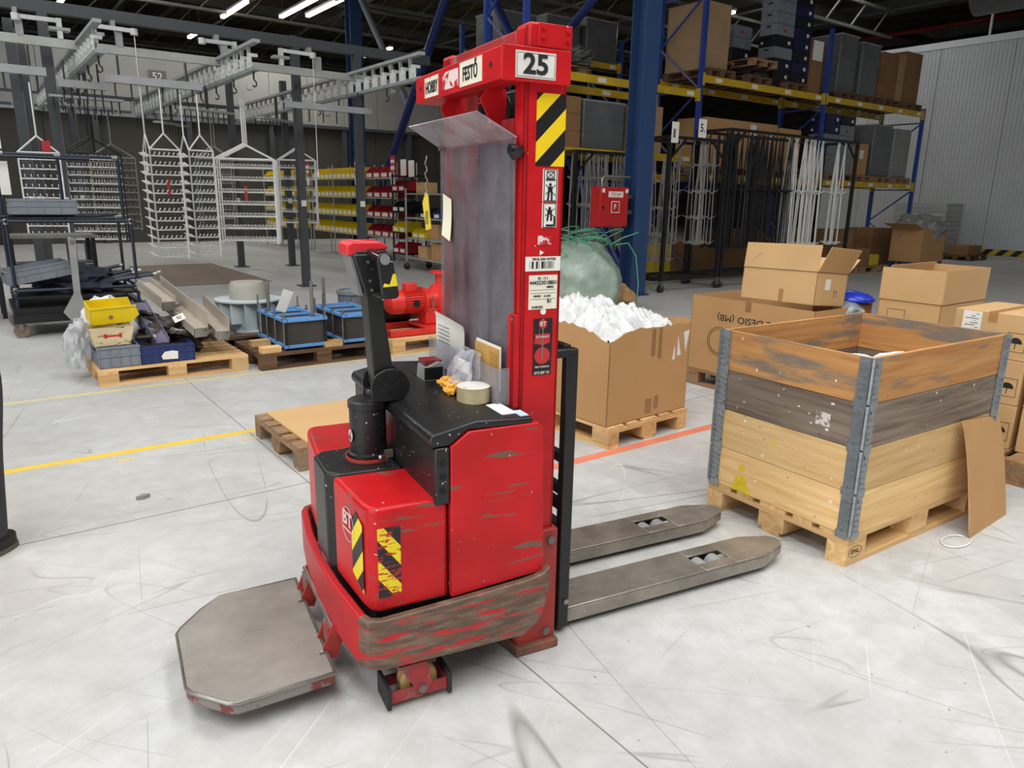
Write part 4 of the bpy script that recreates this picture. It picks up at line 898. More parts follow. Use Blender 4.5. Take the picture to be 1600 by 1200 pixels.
# carton stack at the right
pallet('pallet under the carton stack beside the crate', 5.3, 1.45, 0, 'old')
k = 0
for col, (b0, b1_, nm) in enumerate(((1.575,1.995,'column by the open carton'), (1.125,1.545,'outer column'))):
    for row, (z0, z1, rn) in enumerate(((.144,.412,'bottom'),(.414,.682,'middle'),(.684,.952,'top'))):
        t = carton('%s brown carton in the %s of the right-hand stack' % (rn, nm), 4.9, 5.48, b0, b1_, z0, z1, CARD2)
        fr_ = MB()
        for (y0,y1,q0,q1) in ((-.19,-.09,.05,.052),(-.19,-.09,.16,.162),(-.19,-.188,.05,.162),(-.092,-.09,.05,.162)): fr_.box(-.2915,-.2903,y0,y1,q0,q1)
        fr_.prism([], 'x', 0, 0) if False else None
        fr_.build('printed_frame', INK, t)
        um = MB(); um.add([(-.2915,-.14+.035*math.cos(PI*i/10),.10+.035*math.sin(PI*i/10)) for i in range(11)], [tuple(range(11))]); um.box(-.2915,-.2905,-.142,-.138,.065,.10); um.build('umbrella_mark', INK, t)
        if col == 0 and row == 2:
            lbp = face_label(t, '-a', .29, .21, .06, .165, .12, .262); 
            for q in range(9): MB().box(-.2925,-.2915,.075+.02*(q%2),.15-.03*(q%3),.135+.0135*q,.138+.0135*q).build('print_line', INK, lbp)
# cardboard-covered pallet behind the tiller
pallet('old pallet behind the stacker under a flat cardboard sheet', 1.98, 4.32, 0, 'old')
fs_ = hbox('cardboard_sheet', CARD2, 1.45, 2.6, 3.97, 4.71, .1445, .156); tag(fs_, 'flat cardboard sheet lying on the pallet behind the stacker', 'cardboard')
ch_ = MB().prism([(0,0),(.035,.012),(.05,.05),(.012,.045)], 'z', 0, .02).build('concrete_chip', mat('chip_grey', (150,146,142), .8), loc=Vector((-1.95,3.53,0))); tag(ch_, 'small grey chip lying alone on the bare floor', 'debris')
# green sack with strapping
sk = thing('plastic_sack', 'big translucent green plastic sack by the blue column', 'sack', hall(6.95, 7.85, 0), HA)
o = blob('bag', None, None, (0,0,0), .56, mat('sack_green', (156,172,158), .28, var=.1, vs=5, bump=.35, bs=5), 11, sub=5, squash=(1.1,1.05,1.15), rough=.10, freq=2.0); o.parent = sk
for k in range(20):
    p = Vector((random.uniform(-.3,.3), random.uniform(-.3,.3), 1.0)); a0 = random.uniform(0,2*PI); pts = [p]; up = random.uniform(.2,.75)
    for i in range(10):
        a0 += random.uniform(.1,.75); p = p+Vector((math.cos(a0)*.075, math.sin(a0)*.075, .07*up-.009*i)); pts.append(p.copy())
    MB().tube(pts, .007, 5).build('strap', mat('strap_green', (84,158,122), .4, var=.15), sk, smooth=60)
for pts in ([(.35,-.35,.95),(.50,-.45,.98),(.62,-.50,.80),(.68,-.52,.4),(.68,-.5,.02)], [(.3,-.3,.95),(.5,-.35,1.05),(.72,-.42,1.12)]): MB().tube(pts, .009, 5).build('strap', MATS['strap_green'], sk)
blob('small_carton_scrap', 'brown cardboard scrap between the sack and the blue column', 'cardboard', hall(7.9, 7.9, 0), .2, CARD, 21, rough=.5)
# ------------------------------------------------------------------ scrap, machine parts and carts to the left
def open_crate(name, label, a0, a1, b0, b1, z0, z1, m, cat='crate', group=None, rz=0, fill=None, ribs=4, parent_rot=None, detail=False):
    x, y, h = (a1-a0)/2, (b1-b0)/2, z1-z0; t = thing(name, label, cat, hall((a0+a1)/2, (b0+b1)/2, z0), HA+rz, group); k = .006
    if parent_rot: t.rotation_euler = (parent_rot[0], parent_rot[1], HA+rz)
    w = MB().box(-x,x,-y,-y+k,0,h).box(-x,x,y-k,y,0,h).box(-x,-x+k,-y,y,0,h).box(x-k,x,-y,y,0,h).box(-x,x,-y,y,0,k); w.build('body', m, t)
    r = MB()
    for z in (h-.02, h*.52): r.box(-x-.008,x+.008,-y-.008,-y,z,z+.012).box(-x-.008,x+.008,y,y+.008,z,z+.012).box(-x-.008,-x,-y,y,z,z+.012).box(x,x+.008,-y,y,z,z+.012)
    r.build('rim', m, t)
    rx = MB().box(-.003,.003,-.007,0,0,h-.02).mesh('rib', m); ry = MB().box(-.007,0,-.003,.003,0,h-.02).mesh('rib', m)
    if detail:
        for i in range(ribs+1):
            px = -x+2*x*i/ribs; py = -y+2*y*i/ribs
            inst('rib', rx, t, (px,-y,0)); inst('rib', ry, t, (-x,py,0)); inst('rib', ry, t, (x+.007,py,0))
    else:
        rb = MB()
        for i in range(ribs+1):
            px = -x+2*x*i/ribs; py = -y+2*y*i/ribs
            rb.box(px-.003,px+.003,-y-.007,-y,0,h-.02); rb.box(-x-.007,-x,py-.003,py+.003,0,h-.02); rb.box(x,x+.007,py-.003,py+.003,0,h-.02)
        rb.build('ribs', m, t)['kind'] = 'stuff'
    MB().box(-x-.009,-x-.0062,-.05,.05,h*.68,h*.82).build('handle_slot', DARK, t)
    if fill: f = MB().box(-x+k,x-k,-y+k,y-k,k,h*fill[0]).build('contents', fill[1], t); f['kind'] = 'stuff'
    return t
def pick_bin(label, loc, rz, w, d, h, m, group=None, parts=True, name='storage_bin'):
    t = thing(name, label, 'bin', loc, rz, group); _bin_parts(t, w, d, h, m); return t
_BINS = {}
def _bin_parts(t, w, d, h, m):
    # open-fronted stacking bin, mouth towards local -x
    key = (w, d, h, m.name)
    if key not in _BINS:
        b = MB(); k = .005
        for s in (-1, 1): b.prism([(0,0),(d,0),(d,h),(d*.35,h),(0,h*.5)], 'y', min(s*w/2,s*(w/2-k)), max(s*w/2,s*(w/2-k)))
        b.box(0,d,-w/2,w/2,0,k); b.box(d-k,d,-w/2,w/2,0,h); b.box(0,k,-w/2,w/2,0,h*.5)
        _BINS[key] = (b.mesh('shell', m), MB().box(-.012,.0,-w/2,w/2,h*.45,h*.52).mesh('lip', m), MB().box(-.003,0,-w*.36,w*.36,h*.08,h*.42).mesh('label', PAPER))
    sh_, lp, lb = _BINS[key]; inst('shell', sh_, t); inst('lip', lp, t); inst('label', lb, t)
def frame_mat(p0, p1, up=(0,0,1)):
    p0, p1 = Vector(p0), Vector(p1); y = (p1-p0).normalized(); x = y.cross(Vector(up)).normalized(); z = x.cross(y)
    return Matrix(((x.x,y.x,z.x,p0.x),(x.y,y.y,z.y,p0.y),(x.z,y.z,z.z,p0.z),(0,0,0,1))), (p1-p0).length
YELB = mat('bin_yellow', (236,206,22), .4, var=.05); REDB = mat('bin_red', (170,32,44), .4, var=.08); GREYC = mat('crate_grey', (124,130,138), .5, var=.06)
BLUEC = mat('crate_blue', (40,54,104), .45, var=.1); BEIGE = mat('beige_steel', (176,166,152), .5, var=.06, worn=(140,126,112), wscale=(14,14,14), wthr=.64)
SCRAP = mat('oily_steel', (62,54,50), .5, metal=.3, var=.3, vs=14); LILAC = mat('lilac_steel', (124,120,142), .4, metal=.3, var=.14, vs=8)
pallet('bright pine pallet loaded with plastic bins and steel scrap', 1.32, 7.03, 0, 'new')
pallet('old pallet behind the scrap pallet under dark sheets', 1.36, 7.95, 0, 'old')
open_crate('plastic_crate', 'grey plastic crate with dirt smears on the scrap pallet corner', .74, 1.04, 6.66, 7.06, .1455, .325, GREYC, fill=(.8, mat('crate_junk', (120,104,96), .7, var=.45, vs=22)), detail=True)
t = open_crate('plastic_crate', 'dark blue plastic crate with torn white label on the scrap pallet', 1.06, 1.47, 6.66, 7.06, .1455, .30, BLUEC, fill=(.75, SCRAP), ribs=6, detail=True)
MB().prism([(-.05,.03),(.07,.025),(.075,.09),(.03,.1),(-.03,.095),(-.06,.06)], 'y', -.2095, -.2075).build('label', PAPER, t)
t = thing('dirty_bin', 'cream paint-stained bin with a red bone mark on the grey crate', 'bin', hall(.86, 6.80, .327), HA)
w_ = MB()
for s in (-1, 1): w_.prism([(-.13,0),(.13,0),(.165,.15),(-.165,.15)], 'y', s*.10-.003, s*.10+.003)
w_.box(-.135,.135,-.10,.10,0,.005); w_.add([(-.13,-.1,0),(-.13,.1,0),(-.165,.1,.15),(-.165,-.1,.15)],[(0,1,2,3)]); w_.add([(.13,-.1,0),(.13,.1,0),(.165,.1,.15),(.165,-.1,.15)],[(0,1,2,3)])
w_.build('tub', mat('stained_cream', (204,186,150), .6, var=.1, worn=(92,80,66), wscale=(9,9,22), wthr=.56, wsoft=.08), t)
bo = MB().bar((-.05,-.1045,.08),(.06,-.1045,.08), .001,.016); 
for x in (-.05,.06):
    for z in (.073,.088): bo.cyl((x,-.1035,z),(x,-.105,z), .012, 12)
bo.build('bone_mark', mat('mark_red', (196,40,36), .6), t)
t = thing('yellow_bin', 'bright yellow plastic bin lying on the white bag of the scrap pallet', 'bin', hall(.90, 6.98, .50), HA+.06); t.rotation_euler = (.20, -.03, HA+.06)
_bb = MB().prism([(-.17,0),(.13,0),(.20,.06),(.17,.15),(-.17,.15)], 'y', -.11, -.105).prism([(-.17,0),(.13,0),(.20,.06),(.17,.15),(-.17,.15)], 'y', .105, .11).box(-.17,.13,-.11,.11,0,.005).box(-.17,-.165,-.11,.11,0,.15)
_bb.build('shell', YELB, t); MB().box(-.178,.178,-.118,-.11,.138,.152).build('rim', YELB, t)
MB().cyl((-.02,-.1105,.06),(-.02,-.112,.06), .018, 12).build('badge', mat('badge_brown', (150,120,80), .6), t)
blob('plastic_bag', 'white crumpled plastic bag behind the yellow bin', 'plastic bag', hall(.92, 7.30, .146), .24, FILM, 31, squash=(1,.8,1.35), rough=.22, sub=4, freq=3)
blob('plastic_bag', 'clear plastic bag drooping over the left edge of the scrap pallet', 'plastic bag', hall(.66, 7.10, .10), .17, clear('bag_clear', (236,238,240), .45, .2, haze=(226,228,230)), 33, squash=(.6,1,1.5), rough=.25, sub=4, freq=3)
# steel channels
def channel(label, p0, p1, w, h0, h1, m, name='steel_channel'):
    p0 = Vector(p0); p1 = Vector(p1); t = thing(name, label, 'channel', hall(*p0[:2], p0.z), HA)
    M, L = frame_mat((0,0,0), tuple(p1-p0))
    MB().box(-w/2,w/2,0,L,0,.006,M).build('web', m, t); MB().box(w/2-.006,w/2,0,L,-.02,h1,M).build('flange', m, t); MB().box(-w/2,-w/2+.006,0,L,-.06,h0,M).build('flange', m, t)
    MB().box(-w*.42,w*.42,.0,.02,-.08,.0,M).build('end_block', STEEL, t); MB().cyl(M @ Vector((w*.3,-.05,-.03)), M @ Vector((w*.75,.0,-.03)), .016, 10).build('bolt', STEEL, t)
    return t
channel('long beige steel channel sloping up over the scrap pallet', (1.56,6.74,.40), (1.47,8.12,.60), .13, .02, .14, BEIGE)
channel('shorter beige steel channel outermost on the scrap pallet', (1.74,6.72,.36), (1.78,7.75,.45), .12, .015, .12, BEIGE)
channel('short beige channel propped on the brown chain pile', (1.42,7.25,.58), (1.36,8.0,.68), .13, .05, .05, BEIGE)
channel('lilac grey steel channel leaning on the scrap heap', (1.26,6.85,.28), (1.20,7.45,.56), .12, .04, .04, LILAC)
tg = thing('paper_tag', 'white number tag on the long beige channel', 'tag', hall(1.44, 6.98, .47), HA); MB().box(-.05,.05,-.002,.002,-.03,.03).build('card', PAPER, tg); text('lettering', '92', .04, INK, tg, (0,-.003,0), (1,0,0), (0,0,1)); tg.rotation_euler = (-.5, -.35, HA)
for i, (a, b, z, r, lb) in enumerate(((1.12,7.22,.50,.10,'brown steel sprocket highest on the scrap heap'), (1.24,7.30,.46,.09,'brown steel sprocket behind the lilac channel'), (1.42,6.98,.31,.12,'greasy steel sprocket above the blue crate'))):
    t = thing('chain_sprocket', lb, 'sprocket', hall(a, b, z), HA); t.rotation_euler = (-.35, .15*i, HA)
    g_ = MB().lathe([(.03,-.012),(r*.9,-.012),(r*.9,.012),(.03,.012),(.03,-.012)], 20)
    for k in range(12): q = 2*PI*k/12; g_.box(-.013,.013,-.012,.012,-.011,.011, Matrix.Translation((r*.95*math.cos(q), r*.95*math.sin(q), 0)) @ Matrix.Rotation(q, 4, 'Z'))
    g_.build('toothed_disc', SCRAP, t); MB().cyl((0,0,-.02),(0,0,.025), .035, 14).build('hub', mat('rust_brown', (110,84,66), .7, var=.2), t)
for i in range(5):
    a, b = 1.15+.09*i, 6.95+.05*(i%3); t = thing('pipe_fitting', 'short steel pipe piece among the oily scrap', 'pipe', hall(a, b, .30+.03*(i%2)), HA+i*.7, 'pipe pieces in the scrap heap')
    MB().cyl((-.07,0,.025),(.07,0,.025), .022, 12).build('tube', STEEL if i%2 else SCRAP, t); MB().cyl((.045,0,.025),(.075,0,.025), .031, 8).build('collar', STEEL, t)
sc = blob('scrap_heap', 'dark oily scrap heap in the middle of the pine pallet', 'scrap', hall(1.36,7.2,.146), .26, SCRAP, 41, sub=4, squash=(1.2,.8,.75), rough=.45, freq=4); sc['kind'] = 'stuff'
open_crate('plastic_crate', 'grey lidless crate lying behind the steel channels', 1.55,1.95, 7.7,8.2, .146,.30, mat('crate_teal', (92,104,110), .5))
for i in range(4):
    o = hbox('plastic_sheet', mat('dark_sheet', (84,88,92), .5, var=.2, vs=5), 1.25+.06*i, 2.05+.05*i, 7.62+.04*i, 8.35, .147+.022*i, .167+.022*i); tag(o, 'dark grey plastic sheet %s the flat pile behind the scrap' % ('lowest in','second from the floor in','second from the top of','topmost on')[i], 'sheet')
# plate packs with blue end frames
PACKD = mat('plate_stack', (86,82,78), .5, metal=.3, var=.15, vs=4); BLUEF = mat('frame_blue', (96,150,206), .5, var=.06)
pallet('dark weathered pallet under the two blue plate packs', 2.60, 6.92, 0, 'dark'); pallet('dark pallet behind the plate packs under the white impeller', 2.45, 7.95, 0, 'dark')
def plate_pack(label, a0, b0, rz, W, L, seed):
    t = thing('plate_pack', label, 'plate pack', hall(a0+W/2, b0+L/2, .146), HA+rz); x, y = W/2, L/2
    for z in (.02, .265):
        f = MB(); 
        for s in (-1, 1): f.box(s*x-.02,s*x+.02,-y-.02,y+.02,z,z+.028).box(-x,x,s*y-.02,s*y+.02,z,z+.028)
        for k in (-.33, 0, .33): f.box(-x,x,k*L-.02,k*L+.02,z,z+.02)
        f.build('end_frame', BLUEF, t, bevel=.003)
    for k in range(24): MB().box(-x+.01,x-.01,-y+.01,y-.01,.050+.0089*k,.050+.0089*k+.0062).build('plate', PACKD, t)
    random.seed(seed)
    for k in range(4):
        for s in (-1, 1):
            h = random.choice((.34,.36,.40,.44)); py = -y+.02+(L-.04)*k/3
            r = MB().cyl((s*(x+.012),py,.0),(s*(x+.012),py,h), .009, 8).build('tie_rod', STEEL, t); MB().cyl((s*(x+.012),py,.293),(s*(x+.012),py,.306), .017, 6).build('nut', STEEL, r)
    for px, py, h in ((x-.08,-y+.1,.62),(-x+.06,y-.12,.58)): MB().cyl((px,py,.28),(px,py,h), .016, 10).build('guide_rod', STEEL, t)
    for s in (-1, 1): MB().box(s*x-.012,s*x+.012,-y-.012,-y+.012,.03,.275).build('corner_post', BLACK2, t)
    for k in (-.3,.3): MB().box(-x+.05,x-.05,k*L-.04,k*L+.04,0,.02).build('skid', PINE, t)
    return t
p1_ = plate_pack('blue framed plate pack nearest the scrap pallet, with a white card', 2.27, 6.60, 0, .38, .76, 3)
cd = thing('paper_card', 'white card propped against the rods of the plate pack', 'card', hall(2.36, 6.98, .46), HA); MB().box(-.05,.05,-.001,.001,0,.22).build('card', PAPER, cd); cd.rotation_euler = (.2, .35, HA)
plate_pack('blue framed plate pack beside the red pump', 2.86, 6.60, -.02, .38, .80, 4)
for i, (a, b) in enumerate(((2.12,6.62),(2.14,6.98),(2.72,6.62))):
    o = hbox('timber_block', PINE, a-.09, a+.09, b-.05, b+.05, .1455, .20); tag(o, 'pine block on the dark pallet %s' % ('by its front corner','further back beside the plate pack','between the two plate packs')[i], 'wood block')
im = thing('fan_impeller', 'pale blue fan impeller drum lying behind the plate packs', 'impeller', hall(2.36, 8.0, .146), HA)
PALEB = mat('pale_blue_paint', (196,208,210), .5, var=.06)
MB().lathe([(.0,.0),(.34,.0),(.34,.015),(0,.015)], 36).build('back_plate', PALEB, im); MB().lathe([(.17,.305),(.345,.305),(.345,.32),(.17,.32),(.17,.305)], 36).build('front_ring', PALEB, im, smooth=30)
for k in range(14):
    q = 2*PI*k/14; v = MB().box(-.003,.003,-.085,.085,.015,.305, Matrix.Translation((.27*math.cos(q), .27*math.sin(q), 0)) @ Matrix.Rotation(q+.75, 4, 'Z')); v.build('blade', PALEB, im)
MB().lathe([(.0,.32),(.19,.32),(.19,.46),(.165,.50),(.0,.50)], 32).build('hub_cover', mat('hub_grey', (170,166,154), .6, var=.06), im, smooth=35)
# red pump set
pallet('new pallet carrying the red pump', 3.92, 6.92, 0, 'new')
PR = mat('pump_red', (222,52,44), .38, var=.08); pm = thing('motor_pump', 'bright red electric pump set on a red steel frame', 'pump', hall(3.88, 6.95, .146), HA)
f_ = MB()
for s in (-1, 1): f_.box(-.50,.45,s*.24-.03,s*.24+.03,0,.06)
f_.box(-.50,-.44,-.21,.21,0,.06).box(-.05,.40,-.21,.21,.045,.065).box(.39,.45,-.21,.21,0,.06); f_.build('base_frame', PR, pm, bevel=.004)
def xl(prof, n, name, m, zc=.32, yc=0): return MB().lathe(prof, n, Matrix.Translation((0,yc,zc)) @ Matrix.Rotation(PI/2, 4, 'Y')).build(name, m, pm, smooth=35)
xl([(0,-.40),(.06,-.40),(.105,-.385),(.125,-.35),(.13,-.24),(0,-.24)], 28, 'fan_cowl', PR); xl([(0,-.24),(.112,-.24),(.112,0),(0,0)], 28, 'motor_body', PR)
fn = MB()
for k in range(28): q = 2*PI*k/28; fn.box(-.235,-.01,-.003,.003,.108,.128, Matrix.Translation((0,0,.32)) @ Matrix.Rotation(q, 4, 'X'))
fn.build('cooling_fin', PR, pm)
MB().cyl((-.11,-.128,.31),(-.11,-.131,.31), .04, 12).build('vent_cover', DARK, pm)
MB().box(-.19,-.06,-.06,.06,.43,.52).build('terminal_box', PR, pm, bevel=.012)
xl([(0,0),(.15,0),(.15,.03),(.12,.05),(.13,.16),(.17,.18),(.17,.30),(.1,.36),(0,.36)], 28, 'pump_casing', PR)
MB().lathe([(.05,.0),(.05,.16),(.11,.165),(.11,.19),(.0,.19)], 24, Matrix.Translation((.25,0,.44))).build('flange', PR, pm, smooth=35)
MB().box(.02,.30,-.10,.10,.065,.25).build('pump_foot', PR, pm, bevel=.02); MB().box(.07,.09,-.154,-.15,.25,.38).build('data_plate', STEEL, pm)
mo = thing('geared_motor', 'dark motor lying behind the red pump', 'motor', hall(3.75, 7.35, .146), HA); MB().cyl((-.2,0,.15),(.15,0,.15), .14, 22).build('body', BLACK2, mo, smooth=35); MB().cyl((.15,0,.15),(.30,0,.15), .10, 22).build('gearbox', STEEL, mo, smooth=35); MB().box(-.15,.1,-.1,.1,0,.05).build('foot', BLACK2, mo)
rd_ = thing('ribbed_bin', 'ribbed grey bin standing behind the tiller', 'bin', hall(3.42, 7.62, 0), HA); b_ = MB().cyl((0,0,0),(0,0,.52), .15, 20, .18).build('tub', GREYC, rd_, smooth=40); r_ = MB()
for k in range(20): q = 2*PI*k/20; r_.bar((.152*math.cos(q),.152*math.sin(q),.02),(.18*math.cos(q),.18*math.sin(q),.50), .012,.012)
r_.build('rib', GREYC, rd_); MB().lathe([(.17,.50),(.20,.50),(.20,.54),(.17,.54),(.17,.50)], 24).build('rim', GREYC, rd_)
# pipe-frame cart
NAVY = mat('navy_pipe', (34,40,56), .35, var=.12); JNT = mat('pipe_joint', (150,150,150), .35, metal=.7)
ct = thing('pipe_cart', 'black pipe-frame cart on casters carrying crates and loose tubes', 'cart', hall(.35, 9.42, 0), HA); W, Dp = 1.18, .85
def pipe(p, q, r=.018, name='pipe', m=None): return MB().cyl(p, q, r, 10).build(name, m or NAVY, ct, smooth=40)
for x in (0, W):
    for y in (0, Dp):
        pipe((x,y,.30),(x,y,1.24), name='post'); MB().cyl((x,y,1.2),(x,y,1.26), .026, 10).build('joint', JNT, ct); MB().cyl((x,y,.48),(x,y,.54), .026, 10).build('joint', JNT, ct)
        c = MB().cyl((x-.0,y-.02,.075),(x,y+.02,.075), .075, 18).build('caster', mat('caster_brown', (120,104,92), .6), ct); MB().box(x-.02,x+.02,y-.035,y+.035,.08,.24).build('caster_fork', STEEL, c)
for z in (.50, 1.23): pipe((-.05,0,z),(W+.05,0,z)); pipe((-.05,Dp,z),(W+.05,Dp,z)); pipe((0,-.03,z),(0,Dp+.03,z)); pipe((W,-.03,z),(W,Dp+.03,z))
for x in (0, .58, W): pipe((x,Dp*.5,1.23),(x,Dp*.5,1.95), .017, 'post')
pipe((-.08,Dp*.5,1.93),(W+.03,Dp*.5,1.93)); pipe((-.08,Dp*.5-.12,1.90),(W-.3,Dp*.5-.12,1.90))
for x in (.05,.58,W-.03): MB().cyl((x-.03,Dp*.5,1.93),(x+.03,Dp*.5,1.93), .027, 10).build('joint', JNT, ct)
for k, (x0,x1) in enumerate(((-.05,.9),(.0,.95),(.2,1.1),(.1,1.15))): pipe((x0,.12+.15*k,1.275),(x1,.3+.12*k,1.275+.005*k), .016, 'loose_tube')
MB().box(-.05,W+.05,-.05,Dp+.05,.24,.32).build('base_frame', BLACK2, ct); MB().box(-.06,W*.55,-.08,-.05,.16,.25).build('base_board', BLACK2, ct); MB().box(-.02,W+.02,-.02,Dp+.02,.42,.44).build('deck', BLACK2, ct)
arm = MB().prism([(.46,.17),(.62,.17),(.62,.30),(.585,.46),(.60,1.05),(.53,1.08),(.52,.46),(.40,.26)], 'y', -.13, -.09).build('lift_arm', mat('arm_grey', (150,150,148), .5, var=.08), ct)
MB().cyl((.565,-.14,1.02),(.565,-.08,1.02), .025, 12).build('arm_pin', STEEL, arm)
open_crate('plastic_crate', 'grey crate on the top shelf of the pipe cart', .40, 1.02, 9.46, 9.86, 1.30, 1.46, GREYC)
open_crate('plastic_crate', 'tilted grey crate low on the pipe cart', .28, .88, 9.46, 9.88, .60, .76, GREYC, rz=.1, parent_rot=(.0,-.16))
for k in range(11):
    p0 = Vector((random.uniform(.5,.8), random.uniform(.1,.7), random.uniform(.50,.62))); d = Vector((random.uniform(.45,.7), random.uniform(-.2,.1), random.uniform(0,.12)))
    t = thing('loose_tube', 'loose dark tube heaped on the lower deck of the pipe cart', 'tube', hall(.35+p0.x, 9.42+p0.y, p0.z), HA, 'loose tubes on the cart deck'); MB().cyl((0,0,0), d, .02, 8).build('tube', NAVY if k%3 else BLACK2, t, smooth=40); MB().cyl(d*.97, d*1.03, .026, 8).build('end_joint', JNT, t)
hp_ = blob('film_scraps', 'dark rag heap on the lower deck of the pipe cart', 'rags', hall(.95, 9.8, .44), .26, mat('dark_rag', (42,48,62), .8, var=.3), 51, sub=4, squash=(1.7,1.1,.7), rough=.4, freq=4)
# work benches further left
for i, (a, b) in enumerate(((-.2,11.2),(.9,11.6))):
    t = thing('work_bench', 'dark steel bench %s the pipe cart' % ('standing furthest left behind','with a pale top behind')[i], 'bench', hall(a, b, 0), HA)
    MB().box(-.5,.5,-.3,.3,.95,.99).build('top', mat('bench_top', (120,118,112), .6, var=.15), t)
    for x in (-.46,.46):
        for y in (-.26,.26): MB().box(x-.025,x+.025,y-.025,y+.025,0,.95).build('leg', BLACK2, t)
    for z in (.25,.6): MB().box(-.46,.46,-.27,-.24,z,z+.03).build('rail', BLACK2, t)
    MB().box(-.48,.48,-.28,.28,.60,.62).build('shelf', GREYC, t)
# person at the left edge
def skin(name, vs, es, rad, m, parent, sub=2):
    me = bpy.data.meshes.new(name); me.from_pydata(vs, es, []); me.materials.append(m)
    o = bpy.data.objects.new(name, me); COL.objects.link(o); o.parent = parent
    md = o.modifiers.new('skin', 'SKIN'); md.use_smooth_shade = True
    if not me.skin_vertices: me.skin_vertices.new()
    for i, r in enumerate(rad): me.skin_vertices[0].data[i].radius = r if isinstance(r, tuple) else (r, r)
    me.skin_vertices[0].data[0].use_root = True
    s = o.modifiers.new('sub', 'SUBSURF'); s.levels = s.render_levels = sub
    return o
PS = thing('person', 'person in black top and dark grey trousers at the left edge', 'person', (-2.335, 2.93, 0), math.radians(-20))
SKIN = mat('skin', (196,150,124), .55, var=.05)
vs = [(0,0,.95),(0,0,1.12),(0,0,1.30),(0,0,1.42),(0,.01,1.50),(0,-.01,1.58),(0,-.015,1.66),(0,-.005,1.73)]; es = [(i,i+1) for i in range(7)]; rd = [(.15,.11),(.14,.10),(.14,.09),(.075,.06),.050,(.066,.08),(.074,.092),(.055,.065)]
def limb(start, pts, rs):
    p = start
    for q, r in zip(pts, rs): vs.append(q); rd.append(r); es.append((p, len(vs)-1)); p = len(vs)-1
    return p
for s in (-1, 1):
    limb(0, [(s*.10,0,.90),(s*.10,-.01,.50),(s*.06,.02,.10),(s*.06,-.06,.05),(s*.06,-.13,.035)], [(.085,.09),.058,.042,.042,.03])
    h = limb(2, [(s*.19,0,1.40),(s*.235,.02,1.12),(s*.245,-.04,.88),(s*.245,-.055,.83),(s*.245,-.06,.79)], [.055,.043,.030,(.018,.036),(.016,.04)])
    for k, L in enumerate((.065,.078,.072,.055)): limb(h, [(s*.245,-.095+.022*k,.765),(s*.24,-.098+.022*k,.765-L*.5),(s*.225,-.098+.022*k,.765-L)], [.009,.0085,.0075])
    limb(h, [(s*.235,-.095,.80),(s*.225,-.115,.775),(s*.222,-.12,.75)], [.011,.010,.008])
skin('body', vs, es, rd, SKIN, PS)
fc = MB().lathe([(0,-.014),(.009,-.008),(.011,0),(.006,.012),(0,.024)], 10, Matrix.Translation((0,-.108,1.625))).build('nose', SKIN, PS, smooth=60)
for s in (-1, 1):
    MB().lathe([(0,-.010),(.010,-.004),(.010,.004),(0,.010)], 10, Matrix.Translation((s*.030,-.090,1.655))).build('eye', mat('eye_dark', (50,40,36), .3), PS, smooth=60)
    MB().lathe([(0,-.028),(.012,-.015),(.014,.01),(.008,.028),(0,.03)], 10, Matrix.Translation((s*.077,.0,1.64))).build('ear', SKIN, PS, smooth=60)
MB().box(-.024,.024,-.094,-.088,1.588,1.594).build('mouth', mat('lip', (160,96,88), .5), PS)
MB().lathe([(.088,-.02),(.094,.03),(.085,.075),(.05,.105),(0,.115)], 20, Matrix.Translation((0,.012,1.66))).build('hair', mat('hair_dark', (44,36,32), .7, var=.2, vs=40), PS, smooth=60)
vs = [(0,0,.80),(0,0,1.0),(0,0,1.15),(0,0,1.33),(0,0,1.44),(.19,0,1.415),(.235,.015,1.20),(-.19,0,1.415),(-.235,.015,1.20)]
skin('shirt', vs, [(0,1),(1,2),(2,3),(3,4),(3,5),(5,6),(3,7),(7,8)], [(.235,.16),(.20,.14),(.19,.15),(.205,.16),(.12,.11),.08,.066,.08,.066], mat('black_cotton', (24,24,26), .9, var=.15), PS)
for s in (-1, 1):
    skin('trouser_leg', [(s*.09,0,.95),(s*.115,0,.80),(s*.10,-.01,.5),(s*.06,.015,.14),(s*.058,.012,.06)], [(0,1),(1,2),(2,3),(3,4)], [(.12,.13),(.125,.13),(.10,.1),.074,.072], mat('grey_twill', (62,62,66), .9, var=.12), PS)
    sh = MB().grid(lambda p, q: (s*.058+.05*math.sin(2*PI*p)*(1 if q < .7 else (1-q)*2.6), .06-.14*(1-math.cos(PI*1))*.0-.0+(.075-.0)*0+(-.09+.155*math.cos(2*PI*p))*(1 if q < .7 else (1-q)*2.2+.3), .012+.085*q), 20, 8)
    sh.build('shoe', mat('shoe_black', (36,34,32), .6, var=.15), PS, smooth=60); MB().prism([(s*.058+.054*math.sin(2*PI*i/20), -.03+.16*math.cos(2*PI*i/20)) for i in range(20)], 'z', 0, .022).build('sole', mat('sole_grey', (96,90,82), .8), PS)
